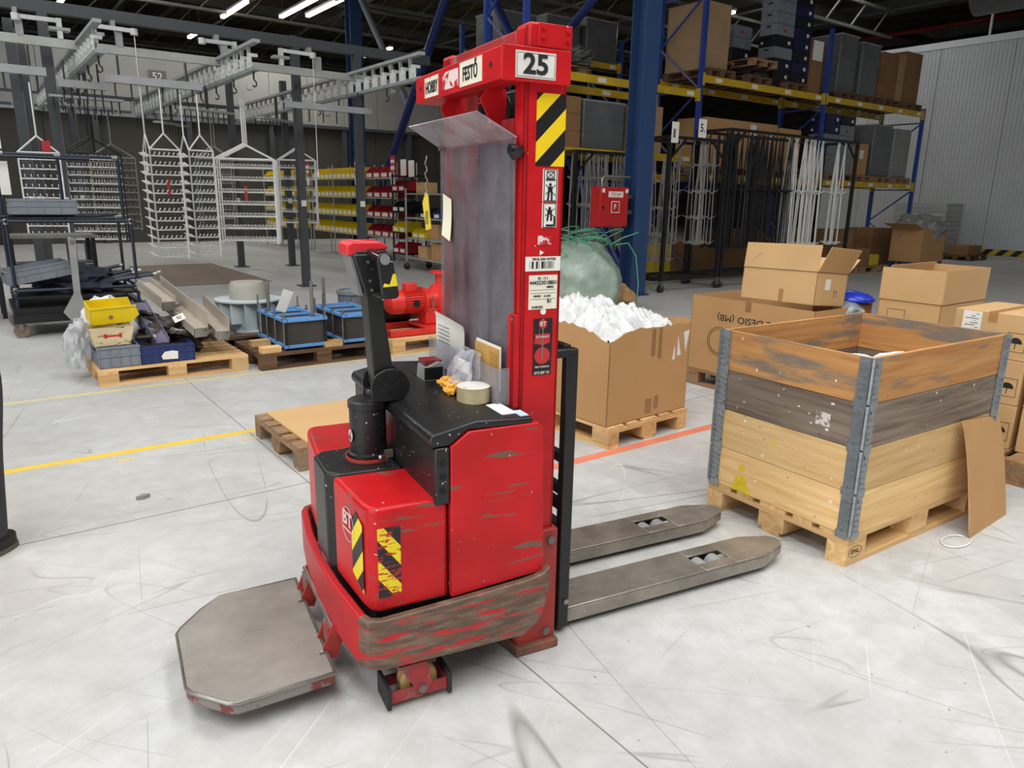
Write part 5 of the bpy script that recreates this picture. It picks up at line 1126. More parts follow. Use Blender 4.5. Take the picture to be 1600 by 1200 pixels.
# ------------------------------------------------------------------ blue steelwork, racking and trolleys to the right
BLUE = mat('column_blue', (44,70,112), .4, var=.06, vs=2, worn=(150,158,168), wscale=(9,9,3), wthr=.74, wsoft=.02)
BLUED = mat('brace_blue', (34,46,104), .35, var=.08, vs=2); BLUEU = mat('upright_blue', (36,66,146), .4, var=.08, vs=3); RACKY = mat('beam_yellow', (206,168,36), .45, var=.08, vs=3)
for i, b in enumerate((8.80, 19.5)):
    t = MB().box(-.17,.17,-.15,-.132,0,9.0).box(-.17,.17,.132,.15,0,9.0).box(-.009,.009,-.132,.132,0,9.0).build('column_%d' % (i+1), BLUE, loc=hall(9.0, b, 0), rz=HA); t['kind'] = 'structure'; t['label'] = 'blue steel H column of the hall'
    MB().box(-.22,.22,-.2,.2,0,.03).build('base_plate', BLUE, t)
    for x in (-.18,.18):
        for y in (-.17,.17): MB().cyl((x,y,.03),(x,y,.07), .015, 6).build('anchor_bolt', STEEL, t)
def brace(i, p, q, r, m):
    mid = hall(9.0, p[0], p[1]); d = hall(0, q[0]-p[0], q[1]-p[1]); o = MB().cyl((0,0,0), d, r, 16).build('brace', m, smooth=40, loc=mid); o['kind'] = 'structure'
    g = MB().cyl(d*.0, d.normalized()*.25, r*1.15, 16).build('brace_socket', m, o)
brace(1, (9.0,.35), (13.7,6.2), .085, BLUED); brace(2, (19.3,.3), (14.3,6.3), .10, BLUED); brace(3, (8.9,5.5), (11.76,3.8), .075, BLUED); brace(4, (19.4,6.9), (16.5,3.6), .08, mat('brace_grey', (110,116,128), .5))
# hydrant cabinet
hc = thing('hydrant_cabinet', 'red fire hydrant cabinet on the blue column', 'fire cabinet', hall(8.40, 8.70, 1.14), HA)
FR = mat('fire_red', (186,34,34), .4, var=.05); MB().box(-.31,.31,0,.22,0,.62).build('case', FR, hc, bevel=.006); d_ = MB().box(-.295,.295,-.008,0,.015,.605).build('door', FR, hc, bevel=.003)
MB().cyl((-.25,-.02,.30),(-.25,-.008,.30), .022, 12).build('lock', BLACK2, d_)
s1 = MB().box(-.14,.18,-.0105,-.008,.46,.55).build('sign', PAPER, hc); text('lettering', 'T\u0170ZCSAP', .06, mat('sign_red', (180,40,40), .6), s1, (.02,-.0115,.505), (1,0,0), (0,0,1), sx=.85)
s2 = MB().box(-.07,.11,-.0105,-.008,.22,.40).build('sign', PAPER, hc); MB().box(-.058,.098,-.0115,-.0105,.232,.388).build('sign_field', FR, s2); text('lettering', 'F', .12, PAPER, s2, (.01,-.0125,.31), (1,0,0), (0,0,1))
for x in (-.25,.26): MB().box(x-.03,x+.03,-.0105,-.008,.53,.59).build('corner_sticker', PAPER, hc)
MB().tube([(-.19,.1,.62),(-.19,.1,.74),(-.15,.1,.78),(.42,.1,.78)], .022, 10).build('supply_pipe', STEEL, hc, smooth=50)
MB().box(.31,.46,.05,.17,.2,.26).build('mounting_arm', STEEL, hc); MB().box(.31,.46,.05,.17,.45,.5).build('mounting_arm', STEEL, hc)
# racking
def rack_frame(name, label, a, b, depth, h, m=BLUEU):
    t = thing(name, label, 'rack upright', hall(a, b, 0), HA)
    for y in (0, depth): MB().box(-.05,.05,y-.035,y+.035,0,h).build('upright', m, t); MB().box(-.08,.08,y-.07,y+.07,0,.012).build('foot_plate', m, t)
    z = .25; k = 0
    while z < h-.9:
        MB().bar((0,0 if k%2 == 0 else depth,z),(0,depth if k%2 == 0 else 0,z+.85), .03,.03).build('diagonal', mat('brace_lilac', (104,112,150), .5) if k%2 == 0 else m, t); z += .85; k += 1
        if k % 2 == 0: MB().bar((0,0,z),(0,depth,z), .03,.03).build('horizontal', m, t)
    return t
def rack_beam(label, a0, a1, b, z, h=.13):
    t = thing('rack_beam', label, 'rack beam', hall(a0, b, z), HA); L = a1-a0
    MB().box(.05,L-.05,-.03,.03,-h,0).build('beam', RACKY, t)
    for x in (.05, L-.05): MB().box(x-.03,x+.03,-.04,.04,-h-.06,.04).build('end_plate', RACKY, t)
    n = int(L/.9)
    for k in range(n): x = .5+k*(L-.8)/max(1,n-1); lb = MB().box(x-.10,x+.10,-.0325,-.03,-.105,-.03).build('location_label', PAPER, t)
    return t
RA = (7.55, 11.78, 16.03, 20.65)
for i, a in enumerate(RA): rack_frame('rack_upright', 'blue rack upright frame %s' % ('hidden furthest left behind the column','bearing the 5 sign trolley in front','in the middle of the racking','at the outer end of the racking by the ribbed wall')[i], a, 10.0, 1.1, (6.6,7.0,5.3,4.0)[i])
for i in range(3):
    for b, w in ((10.0,'front'),(11.1,'rear')):
        rack_beam('upper yellow %s beam of the %s rack bay' % (w, ('left','middle','right-hand')[i]), RA[i], RA[i+1], b, (3.62,3.92,3.92)[i])
        rack_beam('lower yellow %s beam of the %s rack bay' % (w, ('left','middle','right-hand')[i]), RA[i], RA[i+1], b, (2.42,2.10,2.10)[i])
# second rack row behind
rack_frame('rack_upright', 'blue rack upright in the second row, seen beside the column', 13.5, 14.0, 1.1, 5.3)
rack_frame('rack_upright', 'blue rack upright in the second row behind the stacker mast', 9.6, 14.0, 1.1, 5.3)
for z, zz in ((4.75,'upper'),(3.0,'lower')):
    for b, w in ((14.0,'front'),(15.1,'rear')): rack_beam('%s yellow %s beam of the second rack row' % (zz, w), 9.6, 13.5, b, z)
WRAP = mat('stretch_wrap', (96,98,100), .35, var=.12, vs=3); TAN = mat('tan_carton', (168,138,104), .8, var=.06, vs=2, rnd=True); DTAN = mat('brown_carton', (138,102,68), .8, var=.08, vs=2, rnd=True)
WRAPL = mat('stretch_wrap_light', (140,140,138), .35, var=.1, vs=3)
BLK = mat('crate_black', (26,28,34), .45); NVY = mat('crate_navy', (28,34,72), .45)
def wrapped(label, a0, a1, b0, b1, z0, z1, m):
    t = thing('wrapped_load', label, 'pallet load', hall((a0+a1)/2, (b0+b1)/2, z0), HA); x, y, h = (a1-a0)/2, (b1-b0)/2, z1-z0
    MB().box(-x,x,-y,y,0,h).build('load', m, t, bevel=.03); r = MB()
    for k in range(int(h/.13)): r.box(-x-.004,x+.004,-y-.004,y+.004,.04+.13*k,.048+.13*k)
    r.build('film_band', mat('film_seam', (108,110,112), .35), t); MB().box(-x-.006,x+.006,-y-.006,y+.006,h-.03,h+.006).build('top_sheet', WRAPL, t)
    return t
def crate_stack(label, a, b, z, cols, w=.6, d=.4, h=.22, group=None):
    for i, m in enumerate(cols):
        t = open_crate('plastic_crate', label % ('lowest','second-lowest','third-lowest','fourth','fifth','sixth','seventh','eighth','ninth','tenth')[i], a, a+w, b, b+d, z+i*(h+.004), z+i*(h+.004)+h, m, ribs=3)
        if i % 3 == 1 and m in (GREYC,): MB().box(-.06,.04,-d/2-.012,-d/2-.009,h*.3,h*.55).build('label', mat('label_red', (170,60,64), .6), t)
        elif m in (BLK, NVY): MB().box(-w/2-.012,-w/2-.009,.10,.15,h*.3,h*.5).build('label', PAPER, t); MB().box(.12,.2,-d/2-.012,-d/2-.009,h*.3,h*.6).build('label', PAPER, t)
def carton_column(label, a0, a1, b0, b1, z, heights, m):
    for i, h in enumerate(heights):
        carton(label % (('bottom','second-lowest','second-highest')[i] if i < len(heights)-1 else 'top'), a0, a1, b0, b1, z, z+h, m); z += h+.002
ZU, ZL = 3.922, 2.102
pl = [('tall beige carton',12.35,.9),('dark wire heap',13.55,.9),('black crate stack',14.85,.9),('carton with white papers',16.55 if False else 15.75,.45),('first grey wrapped load',16.95,.8),('second grey wrapped load',17.95,.8),('brown carton column',18.9,.8),('outer brown cartons',20.0,.8)]
for n, a, w in pl:
    if w > .5: pallet('pallet on the upper rack beam under the %s' % n, a, 10.55, PI/2, 'dark', z=ZU)
Z1 = ZU+.146
carton('tall beige carton towering over the upper rack beam', 11.95, 12.72, 10.15, 11.1, Z1, Z1+1.22, TAN)
dh = blob('wire_heap', 'dark tangled wire heap on the upper rack level', 'wire', hall(13.5,10.5,Z1), .42, mat('rusty_wire', (58,44,36), .8, var=.4, vs=20), 61, sub=4, squash=(1.2,1,.45), rough=.6, freq=5)
pallet('spare pallet lying on the wire heap of the upper rack level', 13.55, 10.45, PI/2, 'old', z=Z1+.16)
crate_stack('%s crate from below in the tall grey-topped upper rack stack', 14.15, 10.1, Z1, [BLK,BLK,GREYC,BLK,GREYC,GREYC,GREYC,GREYC,GREYC,GREYC])
crate_stack('%s crate from below in the tall navy upper rack stack', 14.80, 10.1, Z1, [BLK,NVY,BLK,NVY,NVY,BLK,NVY,BLK])
crate_stack('%s crate from below in the short rear upper rack stack', 13.6, 10.75, Z1, [BLK,BLK,BLK,GREYC,GREYC])
carton_column('%s carton of the paper-pasted column on the upper rack level', 15.50, 15.95, 10.1, 10.75, ZU, (.38,.38,.34), DTAN)
pw = hbox('pasted_sheet', PAPER, 15.52, 15.9, 10.085, 10.092, ZU+.7, ZU+1.1); tag(pw, 'white sheet pasted on the upper rack carton column', 'paper')
wrapped('tall grey wrapped load first past the middle upright', 16.60, 17.35, 10.1, 11.0, Z1, Z1+1.25, WRAP); wrapped('tall grey wrapped load second past the middle upright', 17.55, 18.35, 10.1, 11.0, Z1, Z1+1.18, WRAP)
carton_column('%s carton of the brown column after the wrapped loads', 18.5, 19.25, 10.1, 10.9, Z1, (.38,.38,.32), DTAN); carton_column('%s carton of the outermost column on the upper rack level', 19.6, 20.4, 10.1, 10.9, Z1, (.34,.34,.34,.2), DTAN)
carton_column('%s carton behind the outermost column on the upper rack level', 19.3, 19.58, 10.1, 10.9, Z1, (.4,.4,.3), TAN)
# lower level of the racking
for n, a in (('long carton',12.6),('second long carton',14.0),('navy crates',16.8),('labelled carton',18.05),('dark wrapped load',19.0),('grey outer wrapped load',19.95)): pallet('pallet on the lower rack beam under the %s' % n, a, 10.55, PI/2, 'old', z=ZL)
Z2 = ZL+.146
lc = carton('long brown carton with a white sheet on the lower rack level', 12.2, 14.6, 10.15, 10.9, Z2, Z2+.95, CARD); MB().box(.25,.45,-.378,-.3755,.55,.9).build('label', PAPER, lc); MB().box(.9,1.0,-.378,-.3755,.6,.75).build('label', PAPER, lc)
carton('upright brown carton beside the long one on the lower rack level', 14.68, 15.5, 10.15, 10.9, Z2, Z2+.9, CARD)
crate_stack('%s crate from below in the navy-topped lower rack stack', 16.35, 10.1, Z2, [GREYC,GREYC,GREYC,GREYC,NVY,NVY]); crate_stack('%s crate from below in the grey stack by the labelled carton', 17.0, 10.1, Z2, [GREYC,GREYC,GREYC,GREYC,GREYC,BLK])
t = carton('labelled brown carton on the lower rack level', 17.75, 18.35, 10.1, 10.8, Z2, Z2+.75, CARD); MB().box(-.08,.1,-.353,-.3505,.4,.6).build('label', PAPER, t)
wrapped('dark wrapped load on the lower rack level', 18.55, 19.4, 10.1, 11.0, Z2, Z2+1.25, WRAP); wrapped('pale wrapped load at the outer end of the lower rack level', 19.55, 20.4, 10.1, 11.0, Z2, Z2+1.2, WRAPL)
# left bay and second row
for i, (a0, a1) in enumerate(((8.0,8.85),(10.1,10.9))): carton_column('%s brown box of the ' + ('wooden-looking column beside the mast','carton column beside the column')[i], a0, a1, 10.1, 10.9, 2.42, (.28,.28,.28), DTAN if i == 0 else TAN)
t = wrapped('grey slatted load on the left rack bay', 8.95, 9.95, 10.15, 11.0, 2.42, 3.25, WRAP)
pallet('pallet on the upper beam of the left rack bay', 8.4, 10.55, 0, 'old', z=3.622); blob('wire_heap', 'grey wire heap on the upper beam of the left rack bay', 'wire', hall(8.7,10.5,3.77), .4, mat('grey_wire', (92,92,92), .7, var=.4, vs=30), 66, sub=4, squash=(1.2,1,.5), rough=.6, freq=6)
for i, a in enumerate((10.4,11.7,12.9)): wrapped('grey load number %d on the second rack row' % (i+1) if False else ('grey load %s on the second rack row' % ('nearest the mast','in the middle','beside the column')[i]), a-.5, a+.5, 14.05, 15.0, 4.77, 5.5+.1*i, WRAP)
for i, a in enumerate((10.3,11.5,12.7)): carton('brown carton %s low on the second rack row' % ('left','central','outer')[i], a-.5, a+.5, 14.05, 15.0, 3.02, 3.9, TAN)
# trolleys with hanging jigs
def trolley(label, a0, a1, b0, b1, h, post_m=BLACK2):
    t = thing('jig_trolley', label, 'trolley', hall(a0, b0, 0), HA); L, D = a1-a0, b1-b0
    for y in (0, D):
        MB().box(0,L,y-.025,y+.025,.20,.26).build('base_rail', post_m, t); MB().box(0,L,y-.02,y+.02,h-.05,h).build('top_rail', post_m, t)
        for x in (.0, L): MB().box(x-.03,x+.03,y-.03,y+.03,.2,h).build('post', post_m, t); c = MB().cyl((x-.0,y-.025,.07),(x,y+.025,.07), .07, 16).build('caster', RUBBER, t); MB().box(x-.02,x+.02,y-.04,y+.04,.07,.2).build('caster_fork', STEEL, c)
    for x in (0, L): MB().box(x-.02,x+.02,0,D,h-.05,h).build('end_rail', post_m, t); MB().box(x-.025,x+.025,0,D,.2,.26).build('end_rail', post_m, t)
    for s in (0, L): MB().bar((s,D*.5,.23),(L*.5,D*.5,.23), .03,.03).build('base_brace', post_m, t)
    MB().bar((0,0,h-.4),(.4,0,h-.04), .03,.03).build('gusset', post_m, t); MB().bar((L,0,h-.4),(L-.4,0,h-.04), .03,.03).build('gusset', post_m, t)
    return t
def rod_mesh(name, m, H, vs_, spread, rr=.006):
    q = MB(); r = rr
    q.tube([(0,0,0),(.02,0,-.03),(0,0,-.06)], r, 5)
    for s in (-1, 1): q.tube([(0,0,-.05),(0,s*spread*.4,-.45*H),(0,s*spread*.35,-.5*H),(0,s*spread*.5,-H)], r, 5)
    for z in vs_:
        for s in (-1, 1): q.tube([(0,0,-z*H),(0,s*spread*1.2,-z*H+.06)], r, 5); q.tube([(0,0,-z*H),(s*.05,0,-z*H+.05)], r, 5)
    return q.mesh(name, m)
WIREW = mat('jig_white', (236,236,232), .5, var=.04); WIREB = mat('jig_black', (40,40,41), .5, var=.1); WIREG = mat('jig_grey', (150,148,144), .45, var=.1)
RODW = rod_mesh('jig', WIREW, 2.1, (.5,1.0), .12, .012); RODB = rod_mesh('jig', WIREB, 2.1, (.5,1.0), .10, .013); RODG = rod_mesh('jig', WIREG, 1.8, (.25,.5,.75,1.0), .12, .008)
def rods(mesh, n, a0, a1, b, z, label, group, jit=.2):
    for i in range(n):
        o = inst('hanging_jig', mesh, None, hall(a0+(a1-a0)*(i+.5)/n, b+random.uniform(-jit,jit), z), (0,0,HA+random.uniform(-.3,.3))); tag(o, label, 'jig', group)
t2 = trolley('black jig trolley with white and black hanging jigs', 11.25, 15.45, 8.75, 9.5, 2.84)
rods(RODB, 56, 11.35, 13.35, 9.1, 2.80, 'black wire jig hanging on the long black trolley', 'black jigs on the long trolley', .33)
rods(RODW, 20, 13.35, 14.5, 8.95, 2.80, 'white wire jig in the broad white bunch on the long trolley', 'broad bunch of white jigs', .10)
rods(RODW, 6, 15.05, 15.4, 8.95, 2.80, 'white wire jig in the narrow bunch at the trolley end', 'narrow bunch of white jigs', .06)
t1 = trolley('black jig trolley with signs 5. beside the blue column', 9.66, 11.15, 8.75, 9.5, 2.62)
rods(RODG, 9, 10.35, 11.1, 9.0, 2.6, 'grey hooked wire jig hanging under the sign 5.', 'grey jigs under the sign', .25)
rods(RODG, 9, 9.75, 10.3, 9.2, 2.3, 'short grey wire jig hanging next to the blue column', 'grey jigs next to the column', .25)
for s, (x, z, w, h, tx) in enumerate(((.06,2.50,.17,.33,''),(.74,2.62,.20,.30,'5.'))):
    g = MB().box(x-w/2,x+w/2,-.045,-.04,z,z+h).build('sign', PAPER, t1)
    if tx: text('lettering', tx, .19, INK, g, (x,-.0465,z+h*.5), (1,0,0), (0,0,1))
    else: MB().box(x-.05,x+.01,-.0465,-.045,z+.08,z+.22).build('print', mat('code_grey', (110,110,112), .6), g)
t0 = trolley('jig trolley behind the red hydrant cabinet', 8.35, 10.0, 9.75 if False else 9.62, 9.95, 2.36)
rods(RODG, 30, 8.45, 9.9, 9.8, 2.33, 'grey wire jig hanging behind the hydrant cabinet', 'grey jigs behind the hydrant', .12)
for i, (a, z) in enumerate(((8.9,.02),(10.9,.02))):
    o = carton('yellow box low behind the %s trolley' % ('hydrant','signed')[i], a, a+.5, 10.1, 10.5, z, z+.7, mat('box_yellow', (206,176,40), .5), tape=False)
# floor loads by the ribbed wall
pallet('blue pallet under the big carton by the ribbed wall', 19.9, 9.45 if False else 9.3, 0, 'blue')
fb = carton('big brown carton with grey film by the ribbed wall', 19.3, 20.5, 8.9, 9.7, .15, .98, CARD, closed=False, flaps=(('-a',.5,1.3),))
blob('film_heap', 'heap of grey plastic film spilling over the big carton by the wall', 'plastic film', hall(19.9,9.3,.7), .55, mat('film_grey', (140,142,140), .4, var=.12), 71, sub=4, squash=(1.1,.75,.75), rough=.3, freq=3)
for i in range(11):
    o = hbox('panel_sheet', mat('white_board', (176,176,174), .6, var=.05), 24.2+.03*(i%2), 25.3, 10.6, 12.2, .15+.135*i, .15+.135*i+.125); tag(o, '%s white panel in the pile before the ribbed wall' % ('lowest','second','third','fourth','fifth','sixth','seventh','eighth','ninth','tenth','topmost')[i], 'panel', 'white panels piled before the ribbed wall')
pallet('pallet under the white panels before the ribbed wall', 24.75, 11.2, PI/2, 'old'); pallet('dark pallet beside the white panels', 24.2, 9.9, 0, 'dark')
carton('flat brown carton on the dark pallet by the ribbed wall', 23.7, 24.6, 9.6, 10.2, .146, .42, DTAN)
for i, (a, b) in enumerate(((17.3,9.35),(16.0,9.4))):
    pallet('pallet on the floor %s the racking' % ('with small yellow goods before','further in before')[i], a, b, 0, 'old')
carton('small yellow carton on the pallet before the racking', 17.3, 17.65, 9.1, 9.4, .146, .40, mat('box_yellow', (206,176,40), .5)); carton('brown carton next to the small yellow one', 16.75, 17.2, 9.1, 9.5, .146, .55, DTAN)
carton_column('%s carton on the pallet further in before the racking', 15.6, 16.4, 9.1, 9.7, .146, (.45,.4), DTAN)
# floor row under the racking
for i, a in enumerate((12.4,13.9,15.2,16.9,18.4,19.7)):
    carton('brown carton number %d' % i if False else 'brown carton on the floor under the %s' % ('rack by the signed trolley','long trolley\'s black jigs','white jig bunch','first wrapped loads','labelled carton','outer rack end')[i], a-.5, a+.5, 10.15, 10.95, 0.0, .75+.2*(i%2), DTAN)
# pipes and duct over the ribbed wall
def run(name, label, cat, p, q, r, m, n=14):
    o = MB().cyl((0,0,0), hall(*q)-hall(*p), r, n).build(name, m, smooth=40, loc=hall(*p)); tag(o, label, cat); return o
run('sprinkler_pipe', 'red sprinkler pipe running above the ribbed wall', 'pipe', (30,4,7.95), (30,30,7.95), .09, mat('pipe_red', (150,44,44), .5))
run('sprinkler_pipe', 'thin grey pipe running under the roof', 'pipe', (28,4,8.35), (28,30,8.35), .05, GREYPL)
run('air_duct', 'wide grey air duct under the roof above the ribbed wall', 'duct', (24,-2,7.35), (24,10.6,7.35), .55, mat('duct_grey', (104,104,106), .5), 24)
o = run('drop_rod', 'white hanger rod standing up from the ribbed wall top', 'rod', (26.1,11.0,6.6), (26.1,11.0,9.0), .04, WIREW)
# ------------------------------------------------------------------ overhead conveyor, hanging jigs, bin shelves
STRUT = mat('conveyor_grey', (72,76,80), .5, var=.06, vs=3); GALV = mat('galvanised_rail', (176,178,172), .4, metal=.25, var=.08, vs=5); LGREY = mat('light_grey_paint', (158,160,162), .5, var=.05); TRK = mat('track_zinc', (158,166,166), .42, metal=.3, var=.12, vs=8)
def hthing(name, label, cat, a, b, z=0, rz=0, group=None): return thing(name, label, cat, hall(a, b, z), HA+rz, group)
bm_ = hthing('conveyor_beam', 'long dark grey steel beam over the hanging jigs', 'beam', -4, 12.46, 3.87)
MB().box(0,11.2,-.06,.06,0,.15).build('beam', STRUT, bm_)
for x in (3.3, 8.6): MB().box(x,x+.12,-.07,.07,-.01,.16).build('splice', STRUT, bm_)
posts = [(4.7,12.46,'with a white socket, foot near the plate packs'),(5.78,12.46,'passing behind the tiller head'),(1.21,12.46,'standing behind the pipe cart'),(4.76,16.41,'under the frontal white jig'),(5.83,16.25,'right of the frontal white jig'),(.86,13.2,'leftmost behind the black jig'),(1.02,13.9,'second from the left behind the black jig'),(2.0,17.5,'far behind the black jig')]
for a, b, w in posts:
    t = hthing('conveyor_post', 'dark grey steel post '+w, 'post', a, b); MB().box(-.06,.06,-.06,.06,.02,3.87).build('post', STRUT, t); MB().box(-.13,.13,-.13,.13,0,.02).build('foot_plate', STRUT, t)
    MB().box(.061,.075,-.012,.012,1.2,3.6).build('cable_duct', LGREY, t); MB().box(-.04,.04,-.09,-.061,1.36,1.46).build('socket', PAPER, t)
rl = hthing('hanging_rail', 'pale galvanised rail under the dark beam', 'rail', -4, 12.0, 3.38); MB().box(0,9.85,-.04,.04,0,.11).build('rail', GALV, rl)
MB().wall([(9.85+.9*math.sin(t*PI/16),.04+.0+ (.9-.9*math.cos(t*PI/16))-.0,0,.11) for t in range(9)], .08).build('rail_bend', GALV, rl)
for x in (4.9, 6.05, 7.45, 8.9):
    h = MB().cyl((x,.46,.49),(x,.0,.13), .012, 8).build('hanger_rod', STEEL, rl); MB().box(x-.04,x+.04,-.05,.05,.10,.30).build('hanger_bracket', LGREY, rl); MB().box(x-.025,x+.025,.3,.5,.40,.49).build('hanger_clamp', LGREY, rl)
WARM_ = mat('ivory_arm', (206,208,206), .45)
for i, (x, s) in enumerate(((5.35,-1),(5.75,1),(7.6,-1),(8.3,1))):
    t = hthing('swing_arm', 'ivory swing arm on the galvanised rail, %s' % ('left one of the left pair','right one of the left pair','left one of the right pair','right one of the right pair')[i], 'arm', -4+x, 12.0, 3.49)
    MB().bar((0,-.02,.22),(s*.48,-.10,.20), .05,.05).build('arm', WARM_, t); MB().cyl((s*.48,-.10,.15),(s*.48,-.10,.23), .05, 12).build('end_cap', WARM_, t); MB().box(-.03,.03,-.05,.02,0,.25).build('pivot', WARM_, t); MB().box(-.12,.12,-.06,.1,.10,.14).build('plate', LGREY, t)
    if s > 0: MB().cyl((.48,-.10,.18),(.48,-.10,-1.6), .006, 6).build('pull_cord', WIREW, t); MB().cyl((.48,-.10,-1.65),(.48,-.10,-1.58), .02, 8).build('cord_handle', WIREW, t)
# chain tracks running away under the roof
def track(label, a, b0, b1, z, beads=True):
    t = hthing('conveyor_track', label, 'conveyor track', a, b0, z); L = b1-b0
    MB().box(-.05,.05,0,L,0,.05).build('track', TRK, t); MB().box(-.045,.045,0,L,.33,.37).build('upper_rail', LGREY, t)
    n = int(L/.30)
    m1 = MB().box(-.055,-.04,-.085,.085,.04,.18).cyl((-.065,-.04,.11),(-.035,-.04,.11), .03, 8).box(-.06,.06,-.03,.03,.18,.22).mesh('link_plate', WARM_); m2 = MB().box(-.02,.02,-.02,.02,.05,.33).mesh('link_hanger', LGREY); m3 = MB().cyl((0,0,0),(0,0,-.10), .012, 6).tube([(0,0,-.1),(.03,0,-.13),(.03,0,-.17),(0,0,-.19),(-.02,0,-.17)], .010, 6).mesh('hook', SCRAP)
    for i in range(n):
        y = .2+i*.30; inst('link_plate', m1, t, (0,y,0)); inst('link_hanger', m2, t, (0,y+.15,0))
        if i % 3 == 0: inst('hook', m3, t, (0,y,0))
    return t
track('leftmost chain track with white link plates', 1.55, 10.3, 18.2, 3.12); track('middle chain track over the white jigs', 3.35, 10.2, 18.6, 3.12); track('chain track nearest the stacker mast', 5.45, 9.6, 18.2, 3.14)
for i, (a0, a1, b, z, w) in enumerate(((1.55,5.5,18.3,3.10,'at the far end'),(-3.0,6.0,20.5,3.3,'deep in the background'))):
    t = hthing('conveyor_track', 'cross track linking the chain tracks '+w, 'conveyor track', a0, b, z); MB().box(0,a1-a0,-.05,.05,0,.06).build('track', TRK, t); MB().box(0,a1-a0,-.05,.05,.35,.40).build('upper_rail', STRUT, t)
    for k in range(int((a1-a0)/.4)): MB().box(.2+.4*k,.23+.4*k,-.02,.02,.06,.35).build('link_hanger', LGREY, t)
for i, (a0, a1, b) in enumerate(((1.60,2.72,10.6),(.0,1.0,10.6),(1.2,1.75,11.5),(4.2,5.6,11.6))):
    t = hthing('load_bar', 'grey load bar with hooks hanging from the chain tracks, %s' % ('above the twin white jigs','furthest left','above the black jig','above the frontal white jig')[i], 'load bar', a0, b, 2.84); L = a1-a0
    MB().box(0,L,-.06,.06,0,.09).build('bar', LGREY, t)
    for k in range(6): MB().cyl((L*(.1+.16*k),0,0),(L*(.1+.16*k),0,-.18), .010, 6).build('hook', SCRAP, t)
    for x in (.15*L,.85*L): MB().cyl((x,0,.09),(x,0,.32), .012, 6).build('hanger_rod', SCRAP, t)
# long grey carriers slung below the tracks
for i, (a, b) in enumerate(((1.6,12.2),(1.65,13.4),(3.3,12.6),(4.6,13.2),(3.4,15.5))):
    t = hthing('carrier_plate', 'flat grey carrier under the tracks, %s' % ('above the black jig','behind the one above the black jig','over the frontal white jig','left of the tall post','deepest in the row')[i], 'carrier', a, b, 2.78, .2*i)
    MB().box(-.45,.45,-.09,.09,0,.03).build('plate', LGREY, t); MB().cyl((0,0,.03),(0,0,.38), .025, 8).build('stem', SCRAP, t)
    for k in range(9): MB().cyl((-.4+.1*k,0,0),(-.4+.1*k,0,-.17), .009, 6).build('hook', BLACK2, t)
# wire jigs
def wire_jig(label, a, b, rz, w, z0, z1, rungs, m, frames=((0,),), hook_m=None, peak=.22, top=2.95, hooks=9, side=False, tagred=False):
    t = hthing('wire_jig', label, 'jig', a, b, 0, rz); r = .012; hook_m = hook_m or m
    for y in frames:
        f = MB()
        for s in (-1, 1): f.tube([(s*w/2,y,z0),(s*w/2,y,z1)], r, 6); f.tube([(s*w/2,y,z1),(0,y,z1+peak)], r, 6)
        f.build('frame', m, t); MB().tube([(-w/2,y,z1),(w/2,y,z1)], r, 6).build('top_bar', m, t); MB().tube([(0,y,z1+peak),(0,y,top)], r*.9, 6).build('hanger', m, t)
        for k in range(rungs):
            z = z0+(z1-z0)*(k+.3)/rungs; q = MB().tube([(-w/2,y,z),(w/2,y,z)], r*.8, 5)
            for j in range(hooks): x = -w/2+w*(j+.7)/(hooks+.4); q.tube([(x,y,z),(x+.01,y-.07,z+.05)], r*.75, 4)
            q.build('rung', hook_m, t)
    if side:
        y0 = frames[0]
        f = MB()
        for y in (y0, y0+side): f.tube([(-w/2,y,z0),(-w/2,y,z1)], r, 6)
        f.build('side_frame', m, t); y = y0+side*.5; MB().tube([(-w/2,y0,z1),(-w/2,y,z1+peak),(-w/2,y0+side,z1)], r, 6).build('side_peak', m, t); MB().tube([(-w/2,y,z1+peak),(-w/2,y,top)], r*.9, 6).build('hanger', m, t)
        for k in range(rungs):
            z = z0+(z1-z0)*(k+.3)/rungs; q = MB().tube([(-w/2,y0,z),(-w/2,y0+side,z)], r*.8, 5)
            for j in range(hooks): y = y0+side*(j+.7)/(hooks+.4); q.tube([(-w/2,y,z),(-w/2-.07,y,z+.05)], r*.75, 4)
            q.build('rung', hook_m, t)
    if tagred: MB().box(-.02,.02,frames[0]-.03,frames[0]-.02,z1-.62,z1-.40).build('red_tag', mat('tag_red', (170,36,44), .6), t)
    return t
wire_jig('white wire jig with raked hooks, first left of centre', 2.44, 11.7, 0, .40, .60, 2.14, 12, WIREW, (0,), side=.45, hooks=6, tagred=True)
wire_jig('white wire jig with raked hooks, narrower second one', 2.98, 11.9, 0, .34, .60, 2.16, 12, WIREW, (0,), side=.5, hooks=6)
wire_jig('frontal white wire jig of three nested frames', 3.60, 11.9, -.45, .86, .78, 2.07, 7, WIREW, (0,.18,.36), hooks=15, tagred=True)
wire_jig('black wire jig with white hooks behind the cart', 1.65, 12.9, -.35, .74, .80, 2.10, 11, WIREB, (0,.2), WIREW, hooks=9)
wire_jig('grey wire jig half hidden behind the black one', 2.15, 14.3, -.4, .7, .9, 2.1, 10, WIREG, (0,), hooks=8); wire_jig('grey wire jig between the white jigs, further back', 3.75, 14.2, -.5, .6, .9, 2.15, 8, WIREG, (0,.2), hooks=8)
wire_jig('white wire jig beyond the grey posts before the yellow bins', 5.35, 14.4, -.5, .7, .95, 2.2, 6, WIREW, (0,.2), hooks=9); wire_jig('white wire jig at the far left behind the cart posts', .95, 12.3, -.3, .5, .9, 2.05, 9, WIREW, (0,), hooks=6)
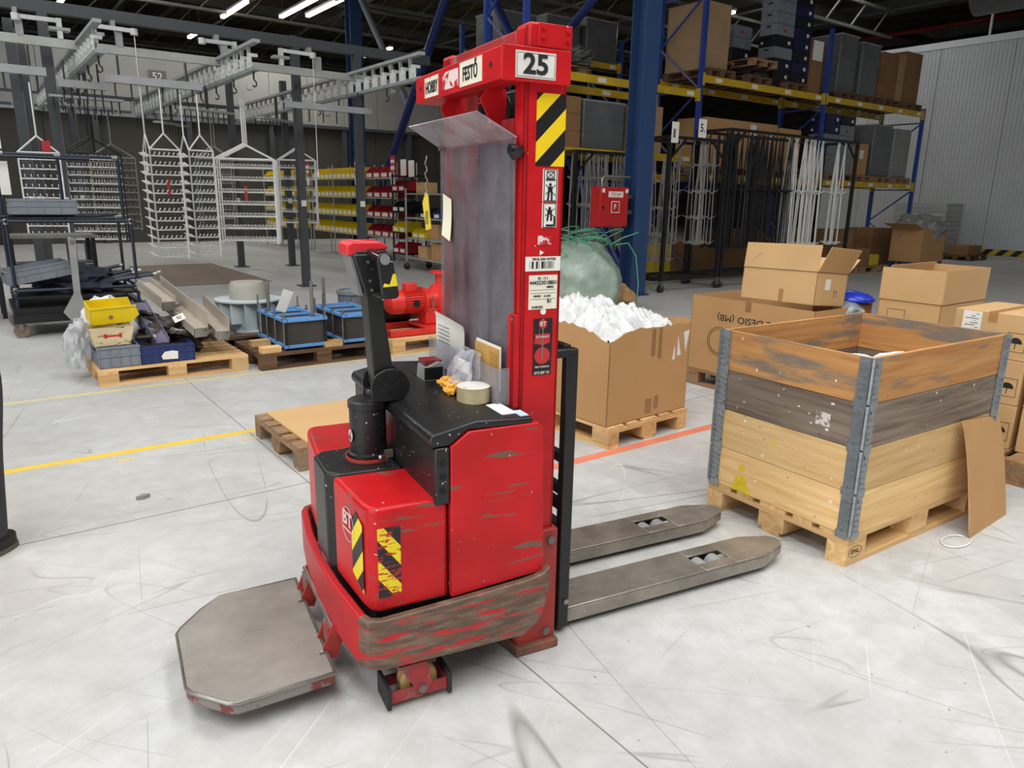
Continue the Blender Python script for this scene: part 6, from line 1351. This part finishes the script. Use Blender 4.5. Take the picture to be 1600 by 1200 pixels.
# bin shelves facing the lane
def bin_shelf(label, a, b0, b1, n, zs, m, binlab, w, bays, mix=None, h=.27):
    t = hthing('pipe_shelf', label, 'shelf', a, b0); L = b1-b0
    for k in range(bays+1):
        y = L*k/bays
        for x in (0, .5): MB().cyl((x,y,0),(x,y,zs[-1]+.35), .018, 8).build('post', GALV, t)
    for z in zs:
        for x in (0, .5): MB().cyl((x,0,z),(x,L,z), .015, 8).build('rail', GALV, t)
        MB().box(.02,.48,.02,L-.02,z-.01,z+.012).build('shelf_board', GREYC, t)
    for i, z in enumerate(zs):
        rn = ('bottom','second','third','top')[i] if len(zs) == 4 else str(i)
        for k in range(n):
            y = b0+.06+(L-.12)*(k+.5)/n
            mm = (mix[(i*7+k*3) % len(mix)] if mix else m)
            pick_bin(('first','second','third','fourth','fifth','sixth','seventh','eighth','ninth','last')[k]+' '+binlab % rn, hall(a, y, z+.014), HA, w, .42, h, mm, 'bins, %s shelf: %s' % (rn, label))
    return t
ZS = (.60, 1.05, 1.50, 1.95)
bin_shelf('pipe shelf packed with yellow bins beside the grey posts', 7.9, 17.25, 20.15, 10, ZS, YELB, 'yellow bin from the mast on the %s level beside the grey posts', .26, 2)
bin_shelf('pipe shelf with yellow bins behind the white jigs', 7.7, 20.9, 23.6, 9, ZS, YELB, 'yellow bin from the mast on the %s level behind the white jigs', .26, 2)
bin_shelf('pipe shelf with red bins behind the tiller', 8.0, 15.3, 17.0, 4, ZS, REDB, 'red bin from the mast on the %s level behind the tiller', .38, 1, h=.26)
for i, b in enumerate((17.1, 20.25, 15.2)):
    t = hthing('shelf_sign', 'red and white sign post %s' % ('between yellow and red bins','at the far yellow shelf end','at the red shelf end')[i], 'sign', 7.85, b); MB().cyl((0,0,0),(0,0,2.3), .015, 8).build('pole', GALV, t)
    s = MB().box(-.012,-.002,-.11,.11,2.08,2.42).build('board', mat('sign_crimson', (176,50,64), .6), t); MB().box(-.014,-.012,-.09,.09,2.12,2.2).build('stripe', PAPER, s); MB().box(-.014,-.012,-.09,.09,2.27,2.33).build('stripe', PAPER, s); MB().box(-.014,-.004,-.10,.10,1.80,2.0).build('notice', PAPER, t)
# shelf trolley behind the pump
tt = hthing('shelf_trolley', 'pale four-deck shelf trolley on casters beside the mast', 'trolley', 7.7, 12.7)
for x in (0, .55):
    for y in (0, 1.65):
        MB().cyl((x,y,.15),(x,y,1.72), .022, 8).build('post', GALV, tt); c = MB().cyl((x,y-.02,.07),(x,y+.02,.07), .07, 14).build('caster', RUBBER, tt); MB().box(x-.02,x+.02,y-.035,y+.035,.07,.17).build('caster_fork', STEEL, c)
for z in (.28, .70, 1.12, 1.62): MB().box(-.02,.57,-.02,1.67,z-.03,z).build('deck', GALV, tt)
for i, (b, z, m, w, h) in enumerate(((13.0,.282,CARD,.4,.34),(13.6,.282,CARD2,.35,.25),(13.1,.702,CARD,.4,.3),(13.7,1.622,CARD2,.30,.22))): carton('small carton on the %s of the shelf trolley' % ('bottom deck near the mast','bottom deck further along','second deck','top deck')[i], 7.76, 8.1, b, b+w, z, z+h, m)
for i, (b, z, m) in enumerate(((13.65,1.125,BLK),(13.1,1.125,BLUEC),(14.0,.705,YELB),(13.72,.705,YELB))): pick_bin('%s bin on the %s deck of the shelf trolley' % (('black','blue','outer yellow','inner yellow')[i], ('third','third','second','second')[i]), hall(7.72, b, z), HA, .26, .4, .2, m)
rt = hthing('shelf_trolley', 'dark shelf trolley with red and yellow bins behind the grip', 'trolley', 7.8, 14.55)
for x in (0, .5):
    for y in (0, .6): MB().cyl((x,y,.12),(x,y,2.05), .02, 8).build('post', BLACK2, rt)
for z in (.32, .78, 1.22, 1.66, 2.0): MB().box(-.02,.52,-.02,.62,z-.03,z).build('deck', BLACK2, rt)
for i, (z, m, c) in enumerate(((.325,REDB,'dark red'),(.785,YELB,'yellow'),(1.225,BLK,'black'),(1.665,REDB,'red'))): 
    for k in range(2): pick_bin('%s bin on the dark trolley, %s of its pair' % (c, ('nearer','further')[k]), hall(7.78, 14.7+.3*k, z), HA, .27, .42, .22, m)
rods(RODG, 16, 8.6, 9.4, 13.3, 2.95, 'pale wire jig hanging behind the shelf trolley', 'pale jigs behind the shelf trolley', .5)
t = trolley('jig trolley behind the shelf trolley', 8.5, 9.5, 12.8, 13.8, 3.0)
for i, (b, z) in enumerate(((13.9,1.95),(14.25,1.98))): o = hbox('notice', PAPER, 7.66, 7.668, b, b+.24, z, z+.33); tag(o, 'white notice hanging over the shelf trolley, %s' % ('nearer the mast','further from the mast')[i], 'notice')
# brown mats on the floor
for i, (a0,a1,b0,b1) in enumerate(((2.7,4.4,13.4,17.5),(1.6,2.5,14.9,16.9))):
    o = hbox('floor_mat', mat('brown_mat', (138,122,108), .85, var=.1), a0, a1, b0, b1, 0, .008); tag(o, 'brown floor mat %s' % ('under the white jigs','behind the pipe cart')[i], 'mat')
# pale booth across the back of the hall
BOOTH = mat('booth_panel', (158,158,154), .6, var=.05, vs=1); 
bt_ = thing('spray_booth', 'large pale grey booth across the back of the hall, numbered 52', 'booth', hall(6, 25.5, 0), HA)
for i in range(17):
    x = -9+1.3*i; MB().box(x,x+1.285,0,.1,3.85,5.45).build('upper_panel', BOOTH, bt_); MB().box(x,x+1.285,.25,.35,0,3.85).build('lower_panel', mat('booth_brown', (76,72,66), .7, var=.1, vs=1), bt_)
    if i % 2: MB().box(x-.08,x+.08,.02,.25,0,3.85).build('pillar', STRUT, bt_)
    for z in (4.3, 4.9): MB().cyl((x+.65,0,z),(x+.65,-.02,z), .09, 14).build('port_cover', LGREY, bt_)
MB().box(-9,13.1,-.02,.4,3.78,3.88).build('lintel', STRUT, bt_)
sg = MB().box(-.95,-.45,-.03,-.02,4.75,5.1).build('number_sign', mat('sign_grey', (112,112,110), .6), bt_); text('lettering', '52', .3, PAPER, sg, (-.7,-.032,4.92), (1,0,0), (0,0,1))
# lit tubes under the roof
TUBE = mat('lamp_tube', (255,250,235), .5, emit=((255,248,230), 9.0))
for i, (a, b0, b1) in enumerate(((7.55,23.6,26.2),(7.5,28.6,30.3),(9.0,21.9,24.9),(9.6,21.5,24.2),(19.2,15.2,16.6),(3.2,26,28.4),(14,27,29.4))):
    t = hthing('ceiling_lamp', 'lit ceiling tube lamp %s' % ('above the right swing arms','small and far beyond the first','top left of the roof bracing','next to the bracing lamp','above the beige carton','far left in the roof','hidden deep in the roof')[i], 'ceiling lamp', a, b0, 7.0)
    MB().box(-.08,.08,0,b1-b0,.04,.10).build('housing', LGREY, t); MB().box(-.06,.06,.03,b1-b0-.03,-.03,.04).build('tube', TUBE, t)
    for y in (.2, b1-b0-.2): MB().cyl((0,y,.1),(0,y,1.45), .012, 6).build('suspension', STRUT, t)
    ld = bpy.data.lights.new('lamp_light', 'AREA'); ld.shape = 'RECTANGLE'; ld.size = .12; ld.size_y = b1-b0; ld.energy = 60; ld.color = (1,.97,.9)
    lo = bpy.data.objects.new('lamp_light', ld); COL.objects.link(lo); lo.location = hall(a, (b0+b1)/2, 6.95); lo.rotation_euler = (0,0,HA)
# notices on the left edge
for i, (a, b, z, w, h) in enumerate(((.30,9.86,1.98,.26,.30),(.36,9.84,1.50,.2,.35))):
    o = hbox('notice', PAPER, a-w/2, a+w/2, b, b+.004, z, z+h); tag(o, 'white notice on the pipe cart frame, %s' % ('upper','lower')[i], 'notice')
o = hbox('red_tag', mat('tag_red', (200,40,50), .6), .80, .88, 9.82, 9.826, 1.96, 2.08); tag(o, 'small red tag on the top tube of the pipe cart', 'tag')
